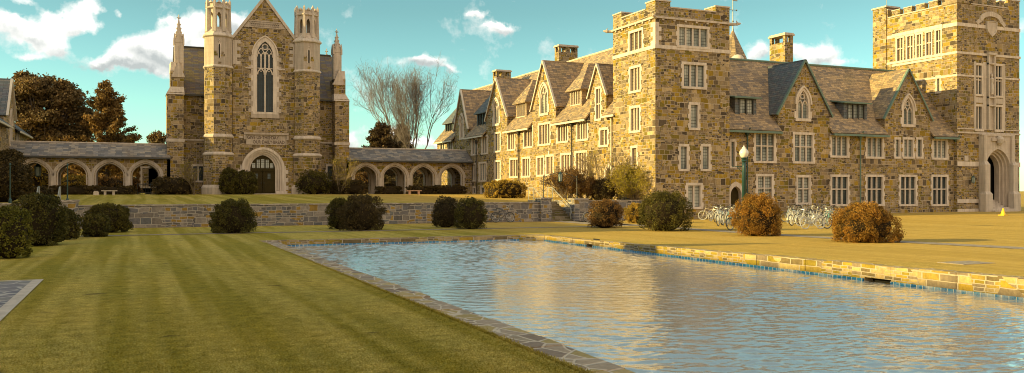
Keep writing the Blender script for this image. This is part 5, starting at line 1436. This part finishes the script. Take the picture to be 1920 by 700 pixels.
# bare tree behind the right arcade
def px_thing(x, Y, z): return on_y(x, 300, Y)[0], Y, z
def scale_at(x, Y):
    r = ray(x, 0); return (Y/r[1])/FPX      # metres per pixel
bt_ = px_thing(770, 118, 1.7); k = scale_at(770, 118)
T = thing('bare_tree', bt_, 'tall leafless tree with a wide fan of fine branches behind the right arcade', 'tree', 'trees behind the arcades')
mb = MB(); rg = np.random.RandomState(21); tips = []
b0 = Vector(bt_); mb.tube(b0, b0+Vector((0, 0, 2.5)), .45, .36, 8)
for i in range(8):
    a = 2*PI*i*.382+rg.uniform(-.2, .2); tilt = .05+.6*i/7
    d = Vector((math.cos(a)*tilt, math.sin(a)*tilt*.8, 1)).normalized()
    grow(mb, b0+Vector((0, 0, 1.8+rg.uniform(0, .8))), d, 5.3, .13, 5, rg, .42, tips, .17, (2, 4), 5, .008, .72)
for p_ in tips[::3]:   # sprays of fine twigs at every branch end
    for _ in range(2):
        d = Vector(rg.normal(size=3))*.75+Vector((0, 0, .8)); d.normalize(); q_ = p_+d*rg.uniform(.5, 1.3); mb.tube(p_, q_, .013, .009, 3, caps=False)
        mb.tube(q_, q_+(d+Vector(rg.normal(size=3))*.5).normalized()*.6, .009, .006, 3, caps=False)
o = mb.build('trunk', M['greybark'], T, recalc=False)
def leafy_tree(name, x, Y, label, clumps, mat, leaf, trunk_h, seed, group='trees behind the arcades', nper=420, bark='bark', trunk_r=.35, flat=(1, 1, .6), open_=.0):
    """clumps in picture terms (px, py, rx, ry): crown lobes measured on the tree's own plane"""
    rg = np.random.RandomState(seed); k = scale_at(x, Y); bx = on_y(x, 300, Y)[0]; z0 = 1.7
    T = thing(name, (bx, Y, z0), label, 'tree', group); mb = MB(); Vs = []; base = Vector((bx, Y, z0)); top = base+Vector((0, 0, trunk_h))
    mb.tube(base, top, trunk_r, trunk_r*.7, 8)
    for (cx, cy, rx, ry, cnt) in clumps:
        C = on_y(cx, cy, Y); Rx, Rz = rx*k, ry*k
        for _ in range(cnt):
            d = rg.normal(size=3); d /= np.linalg.norm(d); rad = rg.uniform(.35, 1)**.6
            c = np.array([C[0]+d[0]*Rx*rad, Y+d[1]*Rx*rad*.9, C[2]+d[2]*Rz*rad]); s = rg.uniform(.55, 1.15)*leaf*5.5
            P = rg.normal(size=(nper, 3))*np.array(flat)*s*.5+c
            P[:, 2] -= np.abs(P[:, 0]-c[0])*.15; Vs.append(P)
            m = Vector(top)*.45+Vector(c)*.55+Vector((0, 0, -s)); mb.tube(top, m, trunk_r*.3, trunk_r*.18, 4, caps=False); mb.tube(m, c, trunk_r*.18, .02, 4, caps=False)
    P = np.concatenate(Vs); V, F = leaves(P, leaf, rg)
    mesh_np('crown', V, F, [M[mat]], T); mb.build('trunk', M[bark], T, recalc=False)
leafy_tree('broadleaf_tree', 85, 116, 'large brown-leaved tree with a broad layered crown behind the left arcade',
           [(60, 150, 30, 14, 10), (85, 165, 50, 20, 18), (45, 185, 30, 30, 14), (115, 185, 32, 18, 13), (90, 215, 60, 28, 24), (140, 215, 28, 22, 12), (150, 245, 25, 22, 10), (60, 250, 50, 25, 16), (110, 255, 45, 20, 14)], 'oak', .17, 5, 3, nper=480, flat=(1.4, 1.4, .6))
def conifer(name, x, Y, yt, yb, wpx, label, mat, seed, n=26):
    rg = np.random.RandomState(seed); k = scale_at(x, Y); bx, _, zt_ = on_y(x, yt, Y); z0 = 1.7; H = zt_-z0; W = wpx*k/2
    T = thing(name, (bx, Y, z0), label, 'tree', 'trees behind the arcades'); mb = MB(); mb.tube((bx, Y, z0), (bx, Y, zt_-.3), .3, .03, 7); Vs = []
    for i in range(n*5):
        f = rg.uniform(.06, 1)**.9; a = rg.uniform(0, 2*PI); z = z0+H*f; L = W*(1-f)**.75*rg.uniform(.45, 1.2)+.35
        end = np.array([bx+math.cos(a)*L, Y+math.sin(a)*L, z+L*.35]); st_ = np.array([bx, Y, z-.2])
        mb.tube(st_, end, .05, .012, 3, caps=False)
        m = int(95+120*L); t_ = rg.uniform(.25, 1.05, (m, 1)); P = st_*(1-t_)+end*t_+rg.normal(size=(m, 3))*np.array([.28, .28, .22])*(.5+.5*(1.1-t_))
        Vs.append(P)
    P = np.concatenate(Vs); V, F = leaves(P, .13, rg); mesh_np('crown', V, F, [M[mat]], T); mb.build('trunk', M['bark'], T, recalc=False)
conifer('conifer_tree', 201, 112, 156, 352, 150, 'reddish-brown conifer with ragged upswept branches behind the left arcade', 'conifer', 5)
conifer('conifer_tree', 716, 112, 232, 352, 104, 'brown conifer left of the bare tree behind the right arcade', 'dusk', 6)
conifer('conifer_tree', 752, 122, 238, 352, 84, 'dark conifer behind the foot of the bare tree', 'dusk', 8)
leafy_tree('broadleaf_tree', 298, 170, 'small distant tree showing just left of the chapel above the arcade roof', [(298, 262, 16, 18, 14)], 'oak', .22, 6, 9, nper=200)
# low dark wood beyond the arcades
rg = np.random.RandomState(77); P = []
for i in range(480):
    x = rg.uniform(-60, 60); y = 135+rg.uniform(0, 14); h = rg.uniform(3.0, 5.6)
    P.append(rg.normal(size=(90, 3))*np.array([1.5, 1.2, h*.42])+np.array([x, y, 1.7+h*.55]))
P = np.concatenate(P); P = P[(P[:, 2] > 1.6) & (P[:, 2] < 7.9)]; V, F = leaves(P, .38, rg); o = mesh_np('woodland', V, F, [M['rust']])
tag(o, 'low autumn woodland beyond the arcades', 'woodland', kind='stuff')

# small thin trees before the chapel
def thin_tree(x, Y, yt, yb, spread, label, mat, seed, leafn=9, name='small_tree', bark='palebark', nstem=5, kids=(2, 4), depth=3, r=.05, z0=None, minr=.011, leafs=.045, grp='small ornamental trees'):
    rg = np.random.RandomState(seed); z0 = tz(Y) if z0 is None else z0; bx, _, zt_ = on_y(x, yt, Y); H = zt_-z0
    T = thing(name, (bx, Y, z0), label, 'tree', grp); mb = MB(); tips = []
    for i in range(nstem):
        a = 2*PI*i/nstem+rg.uniform(-.3, .3); d = Vector((math.cos(a)*spread, math.sin(a)*spread, 1)).normalized()
        grow(mb, Vector((bx+.06*math.cos(a), Y+.06*math.sin(a), z0-.05)), d, H*.34, r, depth, rg, .42, tips, .12, kids, 5, minr, .72)
    mb.build('trunk', M[bark], T, recalc=False)
    if leafn:
        P = np.concatenate([np.array(t)[None]+rg.normal(size=(leafn, 3))*H*.045 for t in tips]); V, F = leaves(P, leafs, rg); mesh_np('crown', V, F, [M[mat]], T)
thin_tree(637, 85.2, 285, 365, .3, 'small yellow-green tree before the right turret', 'yellowgreen', 4, 7)
thin_tree(364, 85.2, 292, 367, .34, 'small nearly bare tree before the chapel left wall', 'yellowgreen', 9, 3)
thin_tree(1066, 56.8, 308, 372, .75, 'brown open-twigged shrub behind the lantern arch', 'rust', 31, 26, 'brown_shrub', 'bark', nstem=16, r=.022, leafs=.04, grp='terrace shrubs')
thin_tree(1096, 56.2, 326, 372, .8, 'low brown shrub right of the lantern arch', 'rust', 33, 26, 'brown_shrub', 'bark', nstem=12, r=.02, leafs=.04, grp='terrace shrubs')
thin_tree(1188, 54.4, 296, 381, .75, 'loose yellow-green shrub against the corner tower', 'yellowgreen', 35, 24, 'loose_shrub', 'palebark', nstem=16, r=.025, leafs=.04, grp='terrace shrubs')
thin_tree(1122, 56.4, 258, 372, .42, 'pale multi-stemmed shrub tree before the sunlit facade', 'yellowgreen', 11, 3, 'shrub_tree', nstem=10, r=.035, leafs=.035)

# grass blades on the near lawn and along the coping
rg = np.random.RandomState(5); n = 260000
yb_ = 8.5+24*rg.rand(n)**1.9; xb_ = rg.uniform(-3.3, 4.74, n)
ok = ~((xb_ < -1.95) & (yb_ < 23.0)); xb_, yb_ = xb_[ok], yb_[ok]
ne = 16000; xe = 4.70+np.abs(rg.normal(0, .05, ne)); ye = 8+28*rg.rand(ne)**1.3; xb_ = np.concatenate([xb_, xe]); yb_ = np.concatenate([yb_, ye])
n = len(xb_); a = rg.uniform(0, 2*PI, n); h = rg.uniform(.010, .030, n)*np.clip(1.25-(yb_-8)/26, .3, 1); h[-ne:] *= 1.6; w = rg.uniform(.004, .008, n); lx = rg.normal(0, .015, n); ly = rg.normal(0, .015, n)
z = np.zeros(n)-.005
V = np.stack([np.stack([xb_-np.cos(a)*w, yb_-np.sin(a)*w, z], 1), np.stack([xb_+np.cos(a)*w, yb_+np.sin(a)*w, z], 1), np.stack([xb_+lx, yb_+ly, z+h], 1)], 1).reshape(-1, 3)
M['blade'] = mat_leaf('grass_blades', (.22, .2, .016), (.36, .31, .035), (.55, .45, .09), .3, .5)
o = mesh_np('grass', V, np.arange(n*3).reshape(n, 3), [M['grass']]); tag(o, 'short grass blades on the near lawn', 'grass', kind='stuff')

# ==================================================================== LAMP POST
lp = on_z(1395, 431); k = (lp[0]*ST+lp[1]*CT)/FPX; Lh = (431-275)*k
t = thing('lamp_post', (lp[0], lp[1], 0), 'dark green lamp post with a white acorn globe beside the parked bicycles', 'lamp post')
zg = Lh-.62; mb = MB()
mb.lathe((lp[0], lp[1], 0), [(.32, 0), (.32, .12), (.29, .3), (.27, .42), (.21, .5), (.16, .75), (.13, .95), (.15, 1.0), (.12, 1.08)], 12); mb.build('base', M['green'], t, True)
mb = MB(); mb.lathe((lp[0], lp[1], 0), [(.115, 1.06), (.1, zg-.5), (.085, zg-.2)], 12); mb.build('post', M['green'], t, True)
mb = MB(); mb.lathe((lp[0], lp[1], 0), [(.09, zg-.22), (.15, zg-.15), (.1, zg-.08), (.17, zg), (.16, zg+.03)], 12)
d = Vector((-.9, .44, 0)); b = Vector((lp[0], lp[1], zg-.45)); mb.path([b, b+d*.5+Vector((0, 0, .02)), b+d*.62], .018); mb.path([b-Vector((0, 0, .35)), b+d*.18-Vector((0, 0, .22)), b+d*.35], .018); mb.build('arm', M['green'], t)
mb = MB(); mb.lathe((lp[0], lp[1], zg), [(.12, .0), (.2, .12), (.24, .24), (.23, .36), (.15, .48), (.09, .53)], 16); mb.build('globe', M['globe'], t, True)
mb = MB(); mb.lathe((lp[0], lp[1], zg), [(.1, .52), (.11, .55), (.05, .59), (.03, .64), (.0, .7)], 10); mb.build('finial', M['globe'], t, True)

# ==================================================================== BENCHES, BLOCK, CONE
def bench(x0, x1, yt, Y, label, m='limegrey'):
    a, b = on_y(x0, yt, Y), on_y(x1, yt, Y); z = tz(Y); h = .42
    t = thing('stone_bench', ((a[0]+b[0])/2, Y, z), label, 'bench', 'stone benches on the chapel lawn')
    mb = MB(); mb.box(a[0], b[0], Y-.2, Y+.2, z+h-.08, z+h); mb.build('seat', M[m], t)
    for x in (a[0]+.2, b[0]-.4): mb = MB(); mb.box(x, x+.2, Y-.15, Y+.15, z-.05, z+h-.08); mb.build('leg', M[m], t)
bench(190, 220, 363, 84, 'pale stone bench before the left hedge'); bench(762, 790, 361, 84, 'pinkish stone bench before the right hedge', 'pink')if False else None
M['pink'] = mat_lime('pink_stone', (.55, .36, .27), joints=False)
bench(762, 790, 361, 84, 'pinkish stone bench before the right hedge', 'pink')
q = on_y(181, 366, 84); mb = MB(); mb.box(q[0]-.25, q[0]+.2, 83.8, 84.15, tz(84)-.05, tz(84)+.3); mb.box(q[0]-.2, q[0]+.1, 83.85, 84.1, tz(84)+.3, tz(84)+.36)
single('stone_block', mb, M['limegrey'], 'small squat stone block left of the pale stone bench', 'stone block')
q = on_z(1881, 403, .28); q = (q[0], q[1], gz(q[0], q[1])); t = thing('traffic_cone', q, 'yellow cone on the grass before the portal', 'cone')
mb = MB(); mb.lathe(q, [(.2, .04), (.17, .1), (.1, .35), (.05, .52), (.02, .54)], 12); mb.build('cone_body', M['yellow'], t, True)
mb = MB(); mb.box(q[0]-.24, q[0]+.24, q[1]-.24, q[1]+.24, q[2], q[2]+.05); mb.build('cone_base', M['yellow'], t)

# ==================================================================== BICYCLES
M['tyre'] = mat_plain('tyre_rubber', (.03, .03, .03), .8); M['chrome'] = mat_plain('brushed_metal', (.5, .5, .48), .3, .8)
M['saddle'] = mat_plain('black_saddle', (.02, .02, .02), .5)
BC = {'white': (.5, .5, .47), 'teal': (.12, .3, .3), 'black': (.03, .03, .035), 'silver': (.45, .47, .48), 'blue': (.3, .4, .5), 'cream': (.52, .44, .32)}
for c_, v in BC.items(): M['bk_'+c_] = mat_plain('bicycle_'+c_, v, .35, 0, .06)
def make_bike(col, rim='chrome', tyre='tyre'):
    t = thing('bicycle', (0, 0, 0), 'bicycle', 'bicycle', 'parked bicycles'); fm = M['bk_'+col]; R = .335
    H, F = Vector((-.52, 0, R)), Vector((.54, 0, R)); BBk = Vector((-.08, 0, .28)); ST_ = Vector((-.24, 0, .8)); HT = Vector((.36, 0, .86)); HB = Vector((.4, 0, .72))
    mb = MB(); r = .019
    for a, b in ((BBk, ST_), (BBk, HB), (ST_-Vector((0, 0, .08)), HT-Vector((.0, 0, .04))), (HT, HB)): mb.tube(a, b, r, n=6)
    for s in (-.05, .05):
        o = Vector((0, s, 0)); mb.tube(BBk+o*.5, H+o, .011, n=5); mb.tube(ST_-Vector((0, 0, .08))+o*.4, H+o, .01, n=5)
    mb.build('frame', fm, t)
    mb = MB()
    for s in (-.05, .05): mb.path([HB+Vector((0, s*.4, 0)), HB+Vector((.03, s, -.06)), F+Vector((0, s, 0))], .012, 5)
    mb.build('fork', fm, t)
    for c in (H, F):
        mb = MB(); mb.torus(c, (0, 1, 0), R-.02, .022, 22, 5, 0); mb.torus(c, (0, 1, 0), R-.05, .014, 22, 4, 1)
        mb.tube(c-Vector((0, .05, 0)), c+Vector((0, .05, 0)), .025, n=6, m=1)
        for i in range(12):
            a = 2*PI*i/12; mb.tube(c+Vector((0, (-1)**i*.03, 0)), c+Vector((math.cos(a)*(R-.05), 0, math.sin(a)*(R-.05))), .0045, n=3, m=1, caps=False)
        mb.build('wheel', [M[tyre], M[rim]], t)
    mb = MB(); s_ = ST_+Vector((-.02, 0, .12)); mb.tube(ST_, s_, .013, n=6, m=1)
    mb.hexa([s_+Vector(v) for v in ((-.15, -.085, -.01), (.0, -.04, -.015), (.0, .04, -.015), (-.15, .085, -.01), (-.15, -.08, .05), (.02, -.03, .035), (.02, .03, .035), (-.15, .08, .05))])
    mb.hexa([s_+Vector(v) for v in ((.0, -.035, -.01), (.13, -.015, .0), (.13, .015, .0), (.0, .035, -.01), (.0, -.035, .036), (.13, -.014, .03), (.13, .014, .03), (.0, .035, .036))])
    mb.build('saddle', [M['saddle'], M['chrome']], t)
    mb = MB(); hb = HT+Vector((-.02, 0, .12)); mb.tube(HT, hb, .014, n=6)
    for s in (-1, 1): mb.path([hb, hb+Vector((.07, s*.1, .02)), hb+Vector((.02, s*.24, .05)), hb+Vector((-.13, s*.28, .04))], .012, 6); mb.tube(hb+Vector((-.05, s*.26, .05)), hb+Vector((-.16, s*.285, .035)), .018, n=6, m=1)
    mb.build('handlebar', [M['chrome'], M['saddle']], t)
    mb = MB(); mb.torus(BBk, (0, 1, 0), .09, .008, 16, 4)
    for s in (-1, 1): e = BBk+Vector((s*.13, s*.07, -s*.1)); mb.tube(BBk+Vector((0, s*.06, 0)), e, .009, n=5); mb.box(e.x-.05, e.x+.05, e.y, e.y+s*.09, e.z-.012, e.z+.012)
    mb.tube(BBk+Vector((0, .04, .09)), H+Vector((0, .04, .035)), .005, n=3); mb.tube(BBk+Vector((0, .04, -.09)), H+Vector((0, .04, -.035)), .005, n=3)
    mb.build('crank', M['chrome'], t)
    # mudguard over the rear wheel
    mb = MB(); pts = [H+Vector((math.cos(a)*(R+.02), 0, math.sin(a)*(R+.02))) for a in [PI*.15+PI*.85*i/10 for i in range(11)]]; mb.path(pts, .012, 4); mb.build('mudguard', fm, t)
    return t
proto = {}
def place_bike(col, x, y, z, ang, lean, label, rim='chrome', tyre='tyre'):
    key = (col, rim, tyre)
    if key not in proto: t = proto[key] = make_bike(*key)
    else: t = copy_tree(proto[key])
    t.location = (x, y, z); t.rotation_euler = (math.radians(lean), 0, math.radians(ang)); t['label'] = label; t['group'] = 'parked bicycles'
    return t
q = on_z(943, 417.5); place_bike('black', q[0], q[1], 0, 4, -6, 'dark bicycle leaning on the retaining wall right of the dark bush pair', tyre='tyre')
q = on_z(800, 417.5); place_bike('black', q[0]+.3, q[1], 0, 12, -8, 'dark bicycle at the retaining wall half hidden by the left dark bush')
q = on_z(1114, 417); place_bike('silver', q[0], q[1]-.1, 0, 0, -6, 'bicycle almost hidden behind the rusty orange-topped bush')
rb_ = random.Random(4)
left = [(1327, 413, 150, 'cream', 'cream bicycle at the far left end of the cluster by the lamp post'), (1334, 415, 205, 'white', None), (1342, 417, 215, 'silver', None), (1348, 419, 212, 'blue', None), (1352, 422, 215, 'white', 'white-wheeled bicycle near the left front of the lamp post cluster'),
        (1361, 424, 217, 'teal', 'teal bicycle with pale wheels second from front beside the lamp post'), (1366, 416, 40, 'white', None), (1374, 432, 200, 'teal', 'teal bicycle with black front wheel nearest the path at the lamp post'), (1378, 419, 210, 'silver', None), (1386, 415, 200, 'black', None), (1390, 421, 220, 'blue', None), (1338, 411, 190, 'white', None), (1355, 413, 160, 'cream', None), (1364, 411, 20, 'silver', None), (1372, 425, 222, 'white', None), (1380, 412, 170, 'white', None), (1345, 424, 214, 'white', None)]
for i, (x, y, a, c, lb) in enumerate(left):
    q = on_z(x, y); place_bike(c, q[0]+.25, q[1], 0, a+rb_.uniform(-5, 5), rb_.uniform(-9, 9), lb or 'bicycle packed into the middle of the cluster left of the lamp post', 'bk_white' if c in ('white', 'teal', 'cream') and y != 432 else 'chrome', 'bk_white' if c in ('white', 'cream') and i % 2 else ('bk_silver' if i % 3 == 0 and y != 432 else 'tyre'))
right = [(1484, 411, 30, 'white'), (1489, 417, 140, 'blue'), (1497, 409, 200, 'cream'), (1503, 414, 20, 'white'), (1508, 421, 100, 'black'), (1514, 410, 160, 'cream'), (1521, 417, 35, 'silver'), (1528, 411, 190, 'white'), (1535, 420, 150, 'black'),
         (1543, 411, 15, 'cream'), (1552, 414, 200, 'silver'), (1560, 421, 160, 'teal'), (1480, 420, 60, 'silver'), (1493, 423, 20, 'white'), (1510, 408, 10, 'white'), (1518, 425, 165, 'white'), (1538, 407, 200, 'silver'), (1547, 424, 30, 'white'), (1556, 409, 170, 'white'), (1567, 415, 10, 'white')]
for i, (x, y, a, c) in enumerate(right):
    q = on_z(x, y); place_bike(c, q[0], q[1], 0, a, rb_.uniform(-9, 9), 'bicycle packed into the cluster between the two orange bushes', 'bk_white' if c in ('white', 'cream') else 'chrome', 'bk_silver' if i % 3 == 0 else 'tyre')
q = on_z(1524, 430); place_bike('silver', q[0], q[1], 0, 0, -5, 'silver bicycle side-on at the front of the right cluster', 'bk_white', 'bk_white')
q = on_z(1572, 429); place_bike('teal', q[0], q[1]+.2, 0, 172, 6, 'pale teal bicycle side-on nearest the wide orange bush', 'bk_white', 'tyre')
q = on_z(1326, 408); mb = MB(); mb.box(q[0]-.5, q[0]+.5, q[1]-.1, q[1]+.1, .5, .62)
for s in (-.42, .42): mb.box(q[0]+s-.03, q[0]+s+.03, q[1]-.03, q[1]+.03, -.05, .5)
single('yellow_barrier', mb, M['yellow'], 'low yellow barrier board behind the bicycles against the corner tower', 'barrier')

# ==================================================================== LIGHT AND SKY
TAN = .27; sdir = Vector((-1, .17, TAN*math.hypot(1, .17))).normalized()
el = math.asin(sdir.z); az = math.atan2(sdir.x, sdir.y)      # azimuth from +Y towards +X
sun = bpy.data.objects.new('sun', bpy.data.lights.new('sun', 'SUN')); COL.objects.link(sun)
sun.rotation_euler = (-sdir).to_track_quat('-Z', 'Y').to_euler(); sun.data.energy = 5.0; sun.data.angle = math.radians(.5); sun.data.color = (1, .75, .27)
sun.location = (-50, 10, 40)
W = bpy.data.worlds.new('World'); S.world = W; W.use_nodes = True; nt = W.node_tree; g = N(nt)
bg = nt.nodes['Background']; sky = g.n('ShaderNodeTexSky', sky_type='NISHITA'); sky.sun_disc = False; sky.sun_elevation = el; sky.sun_rotation = az; sky.dust_density = .25; sky.ozone_density = 1.0
D = g.vm('NORMALIZE', g.n('ShaderNodeTexCoord').outputs['Generated'])
dx, dy, dz = g.sep(D)
skyc = g.mix(1.0, sky.outputs[0], (.67, 1.02, .85), 'MULTIPLY')
skyc = g.mix(1.0, skyc, g.ramp(dz, [(0, (1.3, 1.42, 1.62)), (.2, (1.0, .98, .97))]), 'MULTIPLY')
# clouds: puffs placed by compass bearing and height above the horizon
A_ = g.math('ARCTAN2', dx, dy); E_ = g.math('ARCSINE', dz)
nz = g.noise(D, 16, 8, .62); nzv = g.noise(D, 20, 5, .6, out=1); nx_, ny_, nz__ = g.sep(nzv)
Aw = g.math('ADD', A_, g.math('MULTIPLY', g.math('SUBTRACT', nx_, .5), .06)); Ew = g.math('ADD', E_, g.math('MULTIPLY', g.math('SUBTRACT', ny_, .5), .045))
tot = None; low = None
def azel(x, y): r = ray(x, y); return math.atan2(r[0], r[1]), math.atan2(r[2], math.hypot(r[0], r[1]))
for (px_, py_, rx, ry, wt) in [(20, 48, 38, 16, .8), (62, 66, 36, 16, .9), (100, 88, 34, 20, .9), (92, 22, 26, 16, .8), (170, 20, 36, 14, .8), (222, 28, 12, 10, .6), (150, 48, 34, 14, .5), (62, 108, 26, 10, .6),
                            (172, 122, 30, 12, .9), (225, 108, 46, 26, 1.1), (285, 92, 50, 28, 1.1), (130, 45, 40, 24, .8), (70, 55, 50, 30, .7), (350, 75, 50, 30, .9), (260, 125, 60, 12, .8), (330, 108, 40, 18, .9), (320, 50, 22, 12, .7), (372, 50, 34, 22, .9), (375, 85, 24, 18, .8), (450, 42, 26, 16, .9), (40, 2, 30, 8, .6), (30, 40, 16, 10, .5),
                            (790, 112, 30, 12, 1.0), (812, 124, 34, 10, .8), (846, 131, 20, 6, .5), (895, 23, 14, 6, .75), (942, 52, 28, 13, .95), (925, 46, 20, 8, .6), (1422, 98, 26, 20, 1.0), (1505, 88, 36, 20, 1.0), (1545, 104, 40, 18, 1.0), (1585, 122, 24, 9, .6), (662, 262, 18, 24, .9), (735, 252, 50, 12, .7), (800, 268, 60, 12, .8),
                            (1192, 10, 22, 7, .6), (1912, 50, 16, 30, .6), (-200, 60, 160, 50, 1), (2200, 100, 200, 50, 1), (1000, -240, 240, 50, 1), (2600, -100, 300, 80, 1), (-700, -50, 260, 80, 1)]:
    a0, e0 = azel(px_, py_); a1, _ = azel(px_+rx, py_); _, e1 = azel(px_, py_-ry)
    sa, se = abs(a1-a0), abs(e1-e0)
    u = g.math('DIVIDE', g.math('SUBTRACT', Aw, a0), sa*.95); v = g.math('DIVIDE', g.math('SUBTRACT', Ew, e0), se*.95)
    d2 = g.math('ADD', g.math('MULTIPLY', u, u), g.math('MULTIPLY', v, v))
    e = g.math('MULTIPLY', g.math('EXPONENT', g.math('MULTIPLY', d2, -1.0)), wt)
    tot = e if tot is None else g.math('ADD', tot, e)
    s = g.math('MULTIPLY', e, v); low = s if low is None else g.math('ADD', low, s)
dens = g.math('ADD', g.math('ADD', g.math('MULTIPLY', tot, 1.15), .08), g.math('MULTIPLY', g.math('SUBTRACT', nz, .5), 2.6))
cov = g.ramp(dens, [(.3, (0,)*3), (.5, (.3,)*3), (.85, (.97,)*3)])
tone = g.math('ADD', g.math('MULTIPLY', low, .8), g.math('MULTIPLY', g.math('SUBTRACT', g.noise(D, 22, 5, .6), .45), 1.6))
cc = g.ramp(g.math('ADD', tone, .5), [(.1, (CL1 if 'CL1' in globals() else (3.2, 3.2, 3.2))), (.75, (9, 8.6, 8.2))])
# keep the cloud colour ramp in range: multiply afterwards
cc = g.ramp(g.math('ADD', tone, .5), [(.12, (.5, .53, .53)), (.62, (1.05, 1.04, 1.0))])
cc = g.mix(1.0, cc, (6.6, 6.6, 6.5), 'MULTIPLY')
nt.nodes.active = None
fin = g.mix(cov, skyc, cc)
# half of the sky behind the camera: added warm cloud glow that fills the shaded fronts
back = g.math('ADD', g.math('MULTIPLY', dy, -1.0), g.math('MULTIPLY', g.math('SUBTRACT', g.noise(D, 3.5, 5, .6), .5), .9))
fill_bank = g.ramp(g.math('ADD', back, g.math('MULTIPLY', dz, .25)), [(.12, (0,)*3), (.42, (1,)*3)])
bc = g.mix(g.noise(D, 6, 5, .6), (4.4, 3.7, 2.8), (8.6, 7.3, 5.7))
fin = g.mix(fill_bank, fin, bc)
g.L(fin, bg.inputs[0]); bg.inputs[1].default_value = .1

S.view_settings.view_transform = 'Standard'; S.view_settings.look = 'None'; S.view_settings.gamma = 1; S.view_settings.exposure = .8; S.view_settings.use_curve_mapping = False
S.render.engine = 'CYCLES'; S.cycles.pixel_filter_type = 'BLACKMAN_HARRIS'; S.cycles.filter_width = 1.0; S.cycles.use_denoising = True; S.cycles.max_bounces = 6; S.cycles.transparent_max_bounces = 4
S.cycles.caustics_reflective = False; S.cycles.caustics_refractive = False
